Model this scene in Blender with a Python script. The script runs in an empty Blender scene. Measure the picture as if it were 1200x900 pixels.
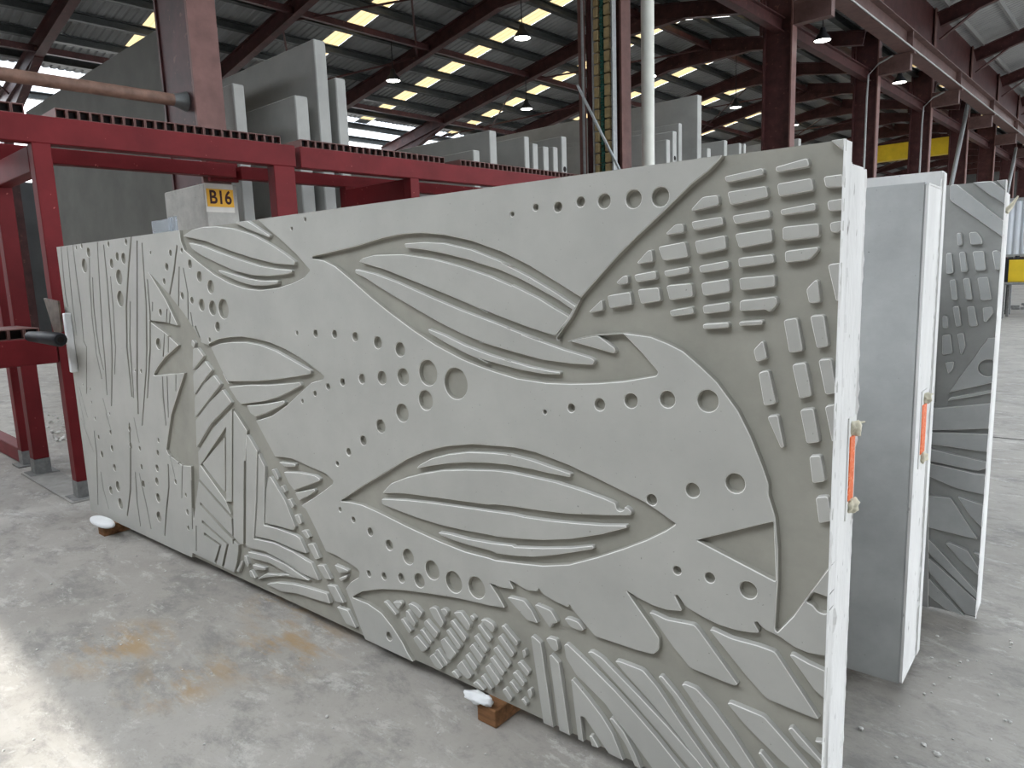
import bpy, bmesh, math, random
from math import pi, sin, cos, radians
from mathutils import Vector, Matrix
from mathutils.geometry import delaunay_2d_cdt, intersect_point_tri_2d
from collections import defaultdict
random.seed(7)
S = bpy.context.scene
COL = S.collection

# ------------------------------------------------------------------ camera
cam_d = bpy.data.cameras.new('camera'); cam = bpy.data.objects.new('camera', cam_d); COL.objects.link(cam)
cam_d.sensor_width = 36.0; cam_d.lens = 24.96; cam_d.clip_start = 0.05; cam_d.clip_end = 400
Rx = (0.73947113, 0.67228869, -0.03479021)      # camera right
Ry = (0.07875736, -0.13772116, -0.98733488)     # camera down
Rz = (-0.66856542, 0.72736566, -0.15478851)     # camera forward
cam.matrix_world = Matrix(((Rx[0], -Ry[0], -Rz[0], 0), (Rx[1], -Ry[1], -Rz[1], 0), (Rx[2], -Ry[2], -Rz[2], 1.6), (0, 0, 0, 1)))
S.camera = cam
# ------------------------------------------------------------------ sky and sun
w = bpy.data.worlds.new('sky'); S.world = w; w.use_nodes = True
nt = w.node_tree; nt.nodes.clear()
wo = nt.nodes.new('ShaderNodeOutputWorld'); bg = nt.nodes.new('ShaderNodeBackground')
bg.inputs[0].default_value = (0.90, 0.95, 1.0, 1); bg.inputs[1].default_value = 3.0
nt.links.new(bg.outputs[0], wo.inputs[0])
sd = bpy.data.lights.new('sun', 'SUN'); sd.energy = 1.6; sd.angle = radians(.9); sd.color = (1, .96, .9)
sun = bpy.data.objects.new('sun', sd); COL.objects.link(sun)
SUN_EL = radians(75)
sun.rotation_euler = (pi/2 - SUN_EL, 0, radians(2))     # shines towards +y and down
S.view_settings.view_transform = 'Standard'; S.view_settings.look = 'None'; S.view_settings.gamma = 1
S.view_settings.exposure = 1.2
S.cycles.max_bounces = 8; S.cycles.diffuse_bounces = 5; S.cycles.transmission_bounces = 4

# ------------------------------------------------------------------ materials
def mat(name, col, rough=.7, metal=0, var=.08, scale=6, bump=.1, bscale=60, spec=.3, detail=None, var2=None, stretch=None, bdist=.004):
    m = bpy.data.materials.new(name); m.use_nodes = True; t = m.node_tree; N = t.nodes; L = t.links
    b = N['Principled BSDF']; b.inputs['Roughness'].default_value = rough; b.inputs['Metallic'].default_value = metal
    b.inputs['Specular IOR Level'].default_value = spec
    tc = N.new('ShaderNodeTexCoord'); src = tc.outputs['Object']
    if stretch:
        mp = N.new('ShaderNodeMapping'); mp.inputs['Scale'].default_value = stretch; L.new(src, mp.inputs[0]); src = mp.outputs[0]
    n = N.new('ShaderNodeTexNoise'); n.inputs['Scale'].default_value = scale; n.inputs['Detail'].default_value = 6; n.inputs['Roughness'].default_value = .62; L.new(src, n.inputs['Vector'])
    r = N.new('ShaderNodeValToRGB'); e = r.color_ramp.elements
    e[0].position = .3; e[1].position = .7
    lo = var2 or tuple(c*(1-var*1.6) for c in col); hi = tuple(min(1, c*(1+var)) for c in col)
    e[0].color = (*lo, 1); e[1].color = (*hi, 1); L.new(n.outputs[0], r.inputs[0]); out = r.outputs[0]
    if detail:  # small dark pits or pale scuffs: (scale, threshold, colour)
        sc, th, dc = detail
        v = N.new('ShaderNodeTexNoise'); v.inputs['Scale'].default_value = sc; v.inputs['Detail'].default_value = 2; L.new(src, v.inputs['Vector'])
        q = N.new('ShaderNodeValToRGB'); q.color_ramp.elements[0].position = th; q.color_ramp.elements[1].position = th+.05; L.new(v.outputs[0], q.inputs[0])
        mx = N.new('ShaderNodeMix'); mx.data_type = 'RGBA'; L.new(q.outputs[0], mx.inputs[0]); L.new(out, mx.inputs[6]); mx.inputs[7].default_value = (*dc, 1); out = mx.outputs[2]
    L.new(out, b.inputs['Base Color'])
    if bump:
        n2 = N.new('ShaderNodeTexNoise'); n2.inputs['Scale'].default_value = bscale; n2.inputs['Detail'].default_value = 4; L.new(src, n2.inputs['Vector'])
        bp = N.new('ShaderNodeBump'); bp.inputs['Strength'].default_value = bump; bp.inputs['Distance'].default_value = bdist; L.new(n2.outputs[0], bp.inputs['Height']); L.new(bp.outputs[0], b.inputs['Normal'])
    return m
M = {}
M['face'] = mat('precast_concrete_face', (.45, .445, .415), .75, var=.06, scale=3.2, bump=.12, bscale=45, detail=(95, .70, (.27, .265, .24)))
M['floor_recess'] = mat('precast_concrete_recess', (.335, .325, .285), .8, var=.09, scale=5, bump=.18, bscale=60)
M['end'] = mat('rough_cast_concrete_end', (.72, .715, .70), .85, var=.06, scale=9, bump=.5, bscale=70, detail=(42, .69, (.33, .32, .30)), stretch=(1, 1, .35))
M['grey'] = mat('grey_cast_concrete', (.45, .46, .455), .8, var=.1, scale=5, bump=.2, bscale=50, detail=(60, .72, (.22, .22, .22)))
M['slab'] = mat('stored_slab_concrete', (.40, .40, .38), .8, var=.1, scale=1.5, bump=.15, bscale=40)
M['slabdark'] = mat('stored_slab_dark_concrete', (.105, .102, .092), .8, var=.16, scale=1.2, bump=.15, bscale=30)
M['red'] = mat('red_painted_steel', (.145, .015, .018), .55, var=.14, scale=3, bump=.04, bscale=30, spec=.14, detail=(30, .72, (.40, .12, .11)))
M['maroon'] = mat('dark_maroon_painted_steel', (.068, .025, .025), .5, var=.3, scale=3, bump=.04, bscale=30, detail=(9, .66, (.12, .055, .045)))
M['maroon2'] = mat('lighter_maroon_painted_steel', (.17, .085, .075), .55, var=.15, scale=5, bump=.05)
M['darkfill'] = mat('shade_and_joint_black', (.015, .012, .012), .9, var=.1, bump=0)  # near-black fill: shade in tubes and holes painted in; also the floor joint
M['rust'] = mat('rusty_brown_pipe', (.20, .115, .085), .5, var=.25, scale=9, bump=.08)
M['weld'] = mat('bare_weld_steel', (.16, .17, .17), .4, metal=.4, var=.2)
M['galv'] = mat('galvanised_steel', (.36, .37, .37), .45, metal=.5, var=.12, scale=20, bump=.03)
M['basegrey'] = mat('grey_bare_post_foot', (.20, .20, .195), .6, var=.2, scale=20)
M['purlin'] = mat('dark_purlin_steel', (.055, .06, .06), .5, metal=.2, var=.2)
M['sheet'] = mat('grey_corrugated_roof_sheet', (.34, .35, .36), .38, metal=.35, var=.12, scale=.8, bump=0)
M['girder'] = mat('crane_girder_paint', (.13, .075, .068), .5, var=.2, scale=4, bump=.04)
M['white'] = mat('white_pipe_plastic', (.66, .66, .60), .4, var=.04, scale=4, bump=.02)
M['foam'] = mat('white_foam', (.82, .83, .84), .8, var=.03, scale=30, bump=.25, bscale=90)
M['cream'] = mat('cream_expanding_foam', (.70, .66, .52), .8, var=.12, scale=40, bump=.6, bscale=70)
M['orange'] = mat('orange_plastic_tag', (.80, .15, .03), .5, var=.1, scale=60, bump=.2, bscale=160, detail=(120, .60, (.85, .33, .18)))
M['wood'] = mat('timber_block', (.24, .115, .05), .75, var=.3, scale=8, bump=.25, bscale=40, stretch=(1, 6, 6))
M['black'] = mat('black_rubber', (.012, .013, .016), .55, var=.2, bump=.1)
M['yellow'] = mat('yellow_crane_paint', (.72, .50, .03), .45, var=.1, scale=2, bump=.03)
M['signy'] = mat('yellow_sign_plate', (.80, .42, .03), .5, var=.04, bump=0)
M['ink'] = mat('dark_brown_sign_ink', (.05, .012, .01), .6, var=.1, bump=0)
M['paper'] = mat('white_sign_backing', (.66, .64, .60), .7, var=.05, bump=.1)
M['pier'] = mat('column_pier_concrete', (.42, .41, .38), .8, var=.12, scale=6, bump=.3, detail=(50, .68, (.25, .24, .22)))
M['tan'] = mat('tan_cable_chain', (.40, .30, .15), .6, var=.15, scale=14, bump=.1)
M['green'] = mat('dark_green_chain', (.03, .12, .09), .5, var=.3, scale=30, bump=.1)
M['cladding'] = mat('pale_blue_white_cladding', (.55, .58, .62), .5, var=.05, scale=2, bump=.02)
M['ply'] = mat('brown_crate', (.25, .15, .09), .7, var=.2, scale=6, bump=.1, stretch=(1, 1, 8))
M['debris'] = mat('pale_concrete_crumbs', (.62, .61, .58), .9, var=.1, scale=30, bump=.3)
M['wall'] = mat('dark_wall_cladding', (.10, .105, .11), .6, var=.15, scale=1, bump=.02)
M['bounce_cut'] = mat('dark_bounce_cut_ground', (.09, .09, .09), .9, var=.2, scale=4, bump=.3)  # dark colour for the added ground that cuts bounce light
M['plate'] = mat('dusty_ground_plate', (.33, .32, .30), .8, var=.15, scale=8)
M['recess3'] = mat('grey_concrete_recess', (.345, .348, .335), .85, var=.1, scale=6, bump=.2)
M['arris'] = mat('pale_arris_rim_light', (.80, .79, .76), .75, var=.05, scale=9, bump=0)  # paler relief edges: caught rim light put into the concrete colour
M['teal'] = mat('teal_painted_steel', (.03, .16, .15), .5, var=.2)

def clear_plastic():
    m = bpy.data.materials.new('clear_plastic_sheet'); m.use_nodes = True; b = m.node_tree.nodes['Principled BSDF']
    b.inputs['Base Color'].default_value = (.8, .85, .9, 1); b.inputs['Transmission Weight'].default_value = .85; b.inputs['Roughness'].default_value = .18; b.inputs['IOR'].default_value = 1.2
    return m
M['clear'] = clear_plastic()
def amber():
    m = mat('scuffed_brown_plastic', (.20, .15, .11), .35, var=.4, scale=18, bump=.1)
    m.node_tree.nodes['Principled BSDF'].inputs['Transmission Weight'].default_value = .45
    return m
M['amber'] = amber()
def skylight(name, col):
    m = bpy.data.materials.new(name); m.use_nodes = True; t = m.node_tree; t.nodes.remove(t.nodes['Principled BSDF'])
    tr = t.nodes.new('ShaderNodeBsdfTranslucent'); df = t.nodes.new('ShaderNodeBsdfDiffuse'); mx = t.nodes.new('ShaderNodeMixShader'); mx.inputs[0].default_value = .12
    n = t.nodes.new('ShaderNodeTexNoise'); n.inputs['Scale'].default_value = 3
    r = t.nodes.new('ShaderNodeValToRGB'); r.color_ramp.elements[0].color = (*[c*.75 for c in col], 1); r.color_ramp.elements[1].color = (*col, 1)
    t.links.new(n.outputs[0], r.inputs[0]); t.links.new(r.outputs[0], tr.inputs[0]); t.links.new(r.outputs[0], df.inputs[0])
    t.links.new(tr.outputs[0], mx.inputs[1]); t.links.new(df.outputs[0], mx.inputs[2]); t.links.new(mx.outputs[0], t.nodes['Material Output'].inputs[0])
    return m
M['sky1'] = skylight('aged_yellow_skylight_sheet', (.28, .205, .105))
M['sky2'] = skylight('white_skylight_sheet', (.62, .66, .70))
def emit(name, col, s):
    m = bpy.data.materials.new(name); m.use_nodes = True; b = m.node_tree.nodes['Principled BSDF']
    b.inputs['Emission Color'].default_value = (*col, 1); b.inputs['Emission Strength'].default_value = s; b.inputs['Base Color'].default_value = (*col, 1); return m
M['lamp'] = emit('lit_lamp_lens', (1, .99, .92), 5)

def floor_material():
    m = bpy.data.materials.new('worn_concrete_floor'); m.use_nodes = True; t = m.node_tree; N = t.nodes; L = t.links
    b = N['Principled BSDF']; b.inputs['Specular IOR Level'].default_value = .12
    tc = N.new('ShaderNodeTexCoord')
    def noise(sc, det=6, ro=.6, st=None, dist=0):
        n = N.new('ShaderNodeTexNoise'); n.inputs['Scale'].default_value = sc; n.inputs['Detail'].default_value = det; n.inputs['Roughness'].default_value = ro; n.inputs['Distortion'].default_value = dist
        if st:
            mp = N.new('ShaderNodeMapping'); mp.inputs['Scale'].default_value = st[0]; mp.inputs['Rotation'].default_value = (0, 0, st[1]); L.new(tc.outputs['Object'], mp.inputs[0]); L.new(mp.outputs[0], n.inputs['Vector'])
        else: L.new(tc.outputs['Object'], n.inputs['Vector'])
        return n.outputs[0]
    def ramp(src, a, c):
        r = N.new('ShaderNodeValToRGB'); r.color_ramp.elements[0].position = a; r.color_ramp.elements[1].position = c; L.new(src, r.inputs[0]); return r.outputs[0]
    def mix(f, a, c, mode='MIX'):
        x = N.new('ShaderNodeMix'); x.data_type = 'RGBA'; x.blend_type = mode
        L.new(f, x.inputs[0])
        for k, v in ((6, a), (7, c)):
            if isinstance(v, tuple): x.inputs[k].default_value = (*v, 1)
            else: L.new(v, x.inputs[k])
        return x.outputs[2]
    def mul(a, c):
        x = N.new('ShaderNodeMath'); x.operation = 'MULTIPLY'; L.new(a, x.inputs[0])
        if isinstance(c, float): x.inputs[1].default_value = c
        else: L.new(c, x.inputs[1])
        return x.outputs[0]
    c = mix(ramp(noise(.7, 9, .68, dist=.2), .36, .64), (.325, .305, .278), (.43, .408, .372))
    c = mix(mul(ramp(noise(2.6, 12, .8, ((1, 1.6, 1), .6), .2), .49, .62), .75), c, (.225, .217, .205))          # worn dark patches
    c = mix(mul(ramp(noise(3.9, 12, .82, ((1, 1.9, 1), -.3), .3), .54, .61), .75), c, (.53, .515, .48))
    c = mix(mul(ramp(noise(14, 10, .8, dist=.3), .55, .66), .4), c, (.27, .26, .245))          # pale dusty smears
    c = mix(mul(ramp(noise(5, 5, .7, ((.35, 3.2, 1), .5), .4), .58, .70), .45), c, (.47, .455, .43))   # dragged scratches
    c = mix(mul(ramp(noise(60, 3, .6), .62, .72), .35), c, (.22, .21, .20))
    for (x, y, r) in ((-3.35, .98, .30), (-2.85, 1.02, .26), (-2.75, 1.45, .34), (-3.1, 1.72, .3)):
        v = N.new('ShaderNodeVectorMath'); v.operation = 'DISTANCE'; L.new(tc.outputs['Object'], v.inputs[0]); v.inputs[1].default_value = (x, y, 0)
        mr = N.new('ShaderNodeMapRange'); mr.inputs[1].default_value = r; mr.inputs[2].default_value = r*.3; L.new(v.outputs['Value'], mr.inputs[0])
        c = mix(mul(mul(mr.outputs[0], ramp(noise(5.5, 6, .65, ((.6, 1.8, 1), .3)), .46, .60)), .75), c, (.40, .27, .135))    # rust stains
    L.new(c, b.inputs['Base Color'])
    bp = N.new('ShaderNodeBump'); bp.inputs['Strength'].default_value = .25; bp.inputs['Distance'].default_value = .01; L.new(noise(25, 8, .7), bp.inputs['Height']); L.new(bp.outputs[0], b.inputs['Normal'])
    rr = N.new('ShaderNodeMapRange'); rr.inputs[3].default_value = .45; rr.inputs[4].default_value = .8; L.new(noise(1.3), rr.inputs[0]); L.new(rr.outputs[0], b.inputs['Roughness'])
    return m
M['floor'] = floor_material()

# ------------------------------------------------------------------ helpers
def link(name, me, mats, parent=None, kind=None):
    o = bpy.data.objects.new(name, me); COL.objects.link(o)
    if mats is not None and not me.materials:
        for m in (mats if isinstance(mats, (list, tuple)) else [mats]): me.materials.append(M[m])
    if parent: o.parent = parent
    if kind: o['kind'] = kind
    return o
def empty(name, loc=(0, 0, 0), rz=0):
    o = bpy.data.objects.new(name, None); COL.objects.link(o); o.location = loc; o.rotation_euler = (0, 0, rz); o.empty_display_size = .2; return o
def tag(o, label, cat, group=None):
    o['label'] = label; o['category'] = cat
    if group: o['group'] = group
    return o
class MB:
    def __init__(s): s.v = []; s.f = []; s.m = []
    def add(s, vs, fs, m=0):
        o = len(s.v); s.v += [tuple(v) for v in vs]; s.f += [tuple(i+o for i in f) for f in fs]; s.m += [m]*len(fs); return s
    def box(s, x0, x1, y0, y1, z0, z1, m=0, c=0):
        if c:
            bm = bmesh.new(); bmesh.ops.create_cube(bm, size=1)
            for v in bm.verts: v.co = Vector(((x0+x1)/2+v.co.x*(x1-x0), (y0+y1)/2+v.co.y*(y1-y0), (z0+z1)/2+v.co.z*(z1-z0)))
            bmesh.ops.bevel(bm, geom=list(bm.edges), offset=c, segments=1, affect='EDGES')
            bm.verts.index_update()
            s.add([v.co for v in bm.verts], [[v.index for v in f.verts] for f in bm.faces], m); bm.free(); return s
        return s.add([(x0, y0, z0), (x1, y0, z0), (x1, y1, z0), (x0, y1, z0), (x0, y0, z1), (x1, y0, z1), (x1, y1, z1), (x0, y1, z1)],
                     [(0, 3, 2, 1), (4, 5, 6, 7), (0, 1, 5, 4), (1, 2, 6, 5), (2, 3, 7, 6), (3, 0, 4, 7)], m)
    def prism(s, a, b, prof, m=0, up=(0, 0, 1)):       # sweep closed 2D profile (side, up) from a to b
        a = Vector(a); b = Vector(b); d = (b-a).normalized(); side = d.cross(Vector(up)).normalized(); u = side.cross(d)
        n = len(prof); vs = [a+side*p+u*q for p, q in prof]+[b+side*p+u*q for p, q in prof]
        fs = [(i, (i+1) % n, n+(i+1) % n, n+i) for i in range(n)]+[tuple(range(n-1, -1, -1)), tuple(range(n, 2*n))]
        return s.add(vs, fs, m)
    def tube(s, pts, r, n=8, m=0):
        P = [Vector(p) for p in pts]; rings = []
        for i, p in enumerate(P):
            d = ((P[min(i+1, len(P)-1)]-P[i]).normalized()+(P[i]-P[max(i-1, 0)]).normalized()).normalized()
            a = d.cross(Vector((0, 0, 1)) if abs(d.z) < .9 else Vector((1, 0, 0))).normalized(); c = d.cross(a)
            rr = r[i] if isinstance(r, (list, tuple)) else r
            rings.append([p+(a*cos(2*pi*k/n)+c*sin(2*pi*k/n))*rr for k in range(n)])
        vs = [v for g in rings for v in g]; fs = []
        for i in range(len(P)-1):
            for k in range(n): fs.append((i*n+k, i*n+(k+1) % n, (i+1)*n+(k+1) % n, (i+1)*n+k))
        fs += [tuple(range(n-1, -1, -1)), tuple(range((len(P)-1)*n, len(P)*n))]
        return s.add(vs, fs, m)
    def mesh(s, name='m', smooth=None):
        me = bpy.data.meshes.new(name); me.from_pydata(s.v, [], s.f); me.polygons.foreach_set('material_index', s.m)
        if smooth:
            me.polygons.foreach_set('use_smooth', [True]*len(s.f)); me.set_sharp_from_angle(angle=radians(smooth))
        me.update(); return me
    def build(s, name, mats, parent=None, kind=None, smooth=None): return link(name, s.mesh(name, smooth), mats, parent, kind)
def Iprof(w, h, tf, tw, z0=0):      # I section, bottom at z0
    return [(-w/2, z0), (w/2, z0), (w/2, z0+tf), (tw/2, z0+tf), (tw/2, z0+h-tf), (w/2, z0+h-tf), (w/2, z0+h), (-w/2, z0+h), (-w/2, z0+h-tf), (-tw/2, z0+h-tf), (-tw/2, z0+tf), (-w/2, z0+tf)]
def Rprof(w, h, z0=0): return [(-w/2, z0), (w/2, z0), (w/2, z0+h), (-w/2, z0+h)]

# ------------------------------------------------------------------ the building: floor, walls, roof
YG = .80 - 7.5/math.tan(SUN_EL)        # front gable line; its header casts the shade edge over the floor
ceil_ = empty('ceiling', (-12.8, 20, 8)); ceil_['kind'] = 'structure'
def cobj(mb, name, mats, kind=None, smooth=None, parent=None):
    o = mb.build(name, mats, parent or ceil_, kind, smooth)
    o.location = (12.8, -20, -8) if (parent or ceil_) is ceil_ else (0, 0, 0); return o
f = MB(); f.box(-60, 40, -40, 110, -.3, 0); fl = f.build('floor', 'floor', None, 'structure')
g = MB(); g.prism((-2.9, 7.35, .0015), (6, 7.75, .0015), Rprof(.012, .002)); g.prism((-4.6, 7.3, .0015), (-2.9, 7.35, .0015), Rprof(.012, .002)); g.build('expansion_joint', 'darkfill', fl)
RZ, SL, RX = 9.2, .18, -12.8
XE, XR = -26.0, -7.0
def rz(x): return RZ - SL*abs(x-RX)
YF = [1.6 + 4.7*i for i in range(-1, 17)]
Y_END = YF[-1]
# rafters: haunched I sections
for y in YF:
    r = MB()
    for (xa, xb) in ((XE, RX), (RX, -7.6)):
        r.prism((xa, y, rz(xa)), (xb, y, rz(xb)), Iprof(.22, .44, .03, .06))
    r.add([(XE, y-.03, rz(XE)-.7), (XE+4, y-.03, rz(XE+4)), (XE, y-.03, rz(XE)), (XE, y+.03, rz(XE)-.7), (XE+4, y+.03, rz(XE+4)), (XE, y+.03, rz(XE))], [(0, 1, 2), (5, 4, 3), (0, 3, 4, 1), (1, 4, 5, 2), (2, 5, 3, 0)])
    r.prism((XE, y, rz(XE)-.72), (XE+4, y, rz(XE+4)-.02), Rprof(.22, .03))
    r.add([(RX-1.6, y-.1, rz(RX-1.6)), (RX, y-.1, RZ-.32), (RX+1.6, y-.1, rz(RX+1.6)), (RX, y-.1, RZ), (RX-1.6, y+.1, rz(RX-1.6)), (RX, y+.1, RZ-.32), (RX+1.6, y+.1, rz(RX+1.6)), (RX, y+.1, RZ)],
          [(0, 1, 2, 3), (7, 6, 5, 4), (0, 4, 5, 1), (1, 5, 6, 2)])
    cobj(r, 'rafter', 'maroon')
    c = MB(); c.prism((XE, y, 0), (XE, y, rz(XE)), Rprof(.4, .25, -.12), up=(0, 1, 0)); cobj(c, 'eave_column', 'maroon')
# purlins
xs = []; x = XE+.2
while x < -7.3: xs.append(x); x += 1.27
for x in xs:
    p = MB(); z = rz(x)+.44; p.prism((x, YG+.2, z), (x, Y_END, z), [(-.09, 0), (.09, 0), (.09, .03), (0, .03), (0, .19), (.09, .19), (.09, .22), (-.05, .22), (-.05, .03), (-.09, .03)]); cobj(p, 'purlin', 'purlin')
for x in (-12.8, -17.4, -22, -8.6):   # heavier longitudinal struts and crossed rod bracing
    p = MB(); p.prism((x, YG+.2, rz(x)+.1), (x, Y_END, rz(x)+.1), Rprof(.12, .16)); cobj(p, 'tie_beam', 'maroon')
for i in range(1, len(YF)-1):
    if i % 2 == 1: 
        for (xa, xb) in ((-25, -18), (-18, -12.8)):
            p = MB(); p.tube([(xa, YF[i], rz(xa)+.15), (xb, YF[i+1], rz(xb)+.15)], .03, 6); p.tube([(xb, YF[i], rz(xb)+.15), (xa, YF[i+1], rz(xa)+.15)], .03, 6); cobj(p, 'bracing_rod', 'maroon')
# corrugated sheets, split along y by translucent strips at the middle of each bay
def corr(y0, y1, pts, pitch=.2, h=.03):
    prof = []; y = y0; k = 0
    while y < y1-1e-4:
        for dy, dz in ((0, 0), (.55, 0), (.68, h), (.87, h)):
            yy = y+dy*pitch
            if yy < y1: prof.append((yy, dz))
        y += pitch
    prof.append((y1, 0)); n = len(prof); vs = [(px, yy, pz+dz) for (px, pz) in pts for (yy, dz) in prof]
    fs = [(i*n+k, i*n+k+1, (i+1)*n+k+1, (i+1)*n+k) for i in range(len(pts)-1) for k in range(n-1)]
    return vs, fs
line = [(XE+1.9, rz(XE+1.9)+.67), (RX, RZ+.67), (XR-.2, rz(XR-.2)+.67)]
yb = YG
for i, y in enumerate(YF[:-1]):
    ym = y+2.35+.1
    a = MB(); a.add(*corr(yb, ym-.3, line)); cobj(a, 'roof_sheet', 'sheet')
    lw = [(xx, zz) for xx, zz in line]
    a = MB(); a.add(*corr(ym-.3, ym+.3, [(XE+1.9, rz(XE+1.9)+.675), (RX, RZ+.675), (XR-.2, rz(XR-.2)+.675)], pitch=.21)); cobj(a, 'skylight_sheet', 'sky1')
    a = MB(); a.add(*corr(ym-.3, ym+.3, [(XE+1.5, rz(XE+1.5)+.674), (XE+1.9, rz(XE+1.9)+.674)], pitch=.21)); cobj(a, 'roof_sheet', 'sheet')
    yb = ym+.3
a = MB(); a.add(*corr(yb, Y_END, line)); cobj(a, 'roof_sheet', 'sheet')
a = MB(); a.add(*corr(YG, Y_END, [(XE-.5, rz(XE-.5)+.68), (XE+1.95, rz(XE+1.95)+.68)])); cobj(a, 'skylight_sheet', 'sky2')
# second bay over the crane runway, roof rising to the right
CY = [3.47-7.7, 3.47, 11.2, 18.9, 26.1, 33.2, 40.3, 47.4, 54.5, 61.6, 68.7]
def rz2(x): return 10.5 + .27*(x+7.25)
XB = 2.0; ZR2 = rz2(XB)
for y in CY:
    r = MB(); r.prism((-7.25, y+.15, rz2(-7.25)), (XB, y+.15, rz2(XB)), Iprof(.25, .55, .03, .06)); r.prism((-7.25, y+.15, rz2(-7.25)-.5), (-6.0, y+.15, rz2(-6.0)), Rprof(.2, .05))
    r.prism((XB, y+.15, rz2(XB)), (9, y+.15, rz2(XB)-1.7), Iprof(.25, .55, .03, .06)); cobj(r, 'rafter', 'maroon')
for k in range(13):
    x = -7.0+1.28*k; z = (rz2(x) if x < XB else ZR2-.243*(x-XB))+.55
    p = MB(); p.prism((x, YG+.2, z), (x, CY[-1], z), Rprof(.09, .22)); cobj(p, 'purlin', 'galv')
l2 = [(-7.6, rz2(-7.6)+.78), (-4.6, rz2(-4.6)+.78)]; l3 = [(-4.6, rz2(-4.6)+.78), (-3.3, rz2(-3.3)+.78)]; l4 = [(3.9, ZR2-.243*(3.9-XB)+.78), (9.4, ZR2-1.8+.78)]; l5 = [(1.0, rz2(1.0)+.78), (XB, ZR2+.78), (3.9, ZR2-.243*(3.9-XB)+.78)]; l6 = [(-3.3, rz2(-3.3)+.78), (1.0, rz2(1.0)+.78)]
a = MB(); a.add(*corr(YG, CY[-1], l2, pitch=.3)); cobj(a, 'roof_sheet', 'sheet')
a = MB(); a.add(*corr(YG, CY[-1], l3, pitch=.3)); cobj(a, 'skylight_sheet', 'sky2')
for l_, mt_ in ((l4, 'sheet'), (l5, 'sky2'), (l6, 'sheet')):  # glazed strips here are unseen, added to brighten the right floor
    for (ya_, yb_, m2) in ((YG, 4.0, 'sheet'), (4.0, 5.5, mt_), (5.5, 19, 'sky2' if l_ is l6 else mt_), (19, CY[-1], mt_)):
        a = MB(); a.add(*corr(ya_, yb_, l_, pitch=.3)); cobj(a, 'roof_sheet' if m2 == 'sheet' else 'skylight_sheet', m2)
# front gable header, left wall with open band under the eave, end wall
h = MB(); h.box(XE-.5, 9.4, YG-.15, YG, 7.5, 14.2); h.build('wall_front', 'wall', None, 'structure')
h = MB(); h.box(-60, 10, -9.4, -9.1, 0, 10); h.box(10, 10.3, -9.4, YG, 0, 8); h.build('wall_light_block', 'wall', None, 'structure')      # unseen walls added to block low sky light on the panel
h = MB(); h.box(9.4, 9.6, YG, 3.2, 0, 12); h.box(9.4, 9.6, 3.2, Y_END, 6.5, 12); h.build('wall_side_light_mask', 'wall', None, 'structure')  # unseen wall added, its opening placed to steer light onto the panel ends
h = MB(); h.box(-7.62, -7.5, YG, Y_END, 8.85, 11.3); h.build('wall_clerestory', 'maroon', None, 'structure')
h = MB(); h.box(-60, 10, -14, -6.8, 8.2, 8.5); h.box(2.5, 14, -6.8, YG, 8.2, 8.5); h.build('ceiling_light_block', 'wall', None, 'structure')      # unseen cover added to narrow the overhead light slot
h = MB(); h.box(-60, 40, -9.1, -1.6, .0, .004); h.build('ground_bounce_cut', 'bounce_cut', None, 'structure')  # unseen dark ground added to cut bounce light on the panel
h = MB(); h.box(XE-.6, XE-.4, YG, Y_END, 0, 4.9); wl = h.build('wall_left', 'wall', None, 'structure')
for z in (5.25, 5.75): g = MB(); g.tube([(XE-.35, YG, z), (XE-.35, Y_END, z)], .07, 8); g.build('rail', 'galv', wl)
h = MB(); h.box(XE-.5, 9.4, Y_END, Y_END+.2, 0, 13); h.build('wall_back', 'wall', None, 'structure')

# ------------------------------------------------------------------ steel columns of the crane row
clabels = ['wide maroon steel column on the concrete pier signed B16', 'maroon steel column behind the tall white pipe and cable chain', 'broad dark maroon column rising right behind the front relief panel',
           'maroon column with a thin curved conduit, behind the top right corner of the front panel', 'maroon column in front of the yellow crane beam, small plate on it', 'maroon column right of the yellow beam with a pale brace beside it',
           'sixth maroon column of the row, above the third relief panel', 'far maroon column near the right frame edge, seventh of the row', 'most distant thin maroon column at the right edge of the row']
XC = -7.4
for i, y in enumerate(CY[1:10]):
    c = empty('steel_column', (XC-.38, y+.15, 0)); tag(c, clabels[i], 'column')
    z0 = 2.6 if i == 0 else 0; zt = 9.0 if i == 0 else 11.2
    m = MB(); m.box(.34, .38, -.15, .15, z0, zt); m.build('front_flange', 'maroon2', c)  # front flange in a lighter maroon than web and rear flange
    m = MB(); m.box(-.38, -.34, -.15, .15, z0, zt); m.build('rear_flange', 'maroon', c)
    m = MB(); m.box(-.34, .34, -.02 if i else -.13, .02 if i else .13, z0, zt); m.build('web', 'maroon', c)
    m = MB(); m.box(.36, 1.3, -.12, .12, 7.5, 7.98); m.box(.36, 1.4, -.13, .13, 7.98, 8.04); m.build('crane_bracket', 'girder', c)
    m = MB(); m.box(-.45, -.38, -.2, .2, 7.4, 8.6); m.build('eave_plate', 'maroon', c)
pier = empty('column_pier', (-7.85, 3.62, 0)); tag(pier, 'square concrete pier with yellow B16 sign under the rusty pipe column', 'pier')
m = MB(); m.box(-.5, .48, -.17, .19, 0, 2.62, c=.015); m.build('pier_body', 'pier', pier)
m = MB(); m.box(.48, .485, -.165, .14, 2.33, 2.62); m.build('sign_backing', 'paper', pier)
m = MB(); m.box(.485, .492, -.15, .135, 2.385, 2.565); sg = m.build('sign_plate', 'signy', pier)
tx = bpy.data.curves.new('sign_text', 'FONT'); tx.body = 'B16'; tx.size = .19; tx.align_x = 'CENTER'; tx.align_y = 'CENTER'; tx.extrude = .001; tx.offset = .004
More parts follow.
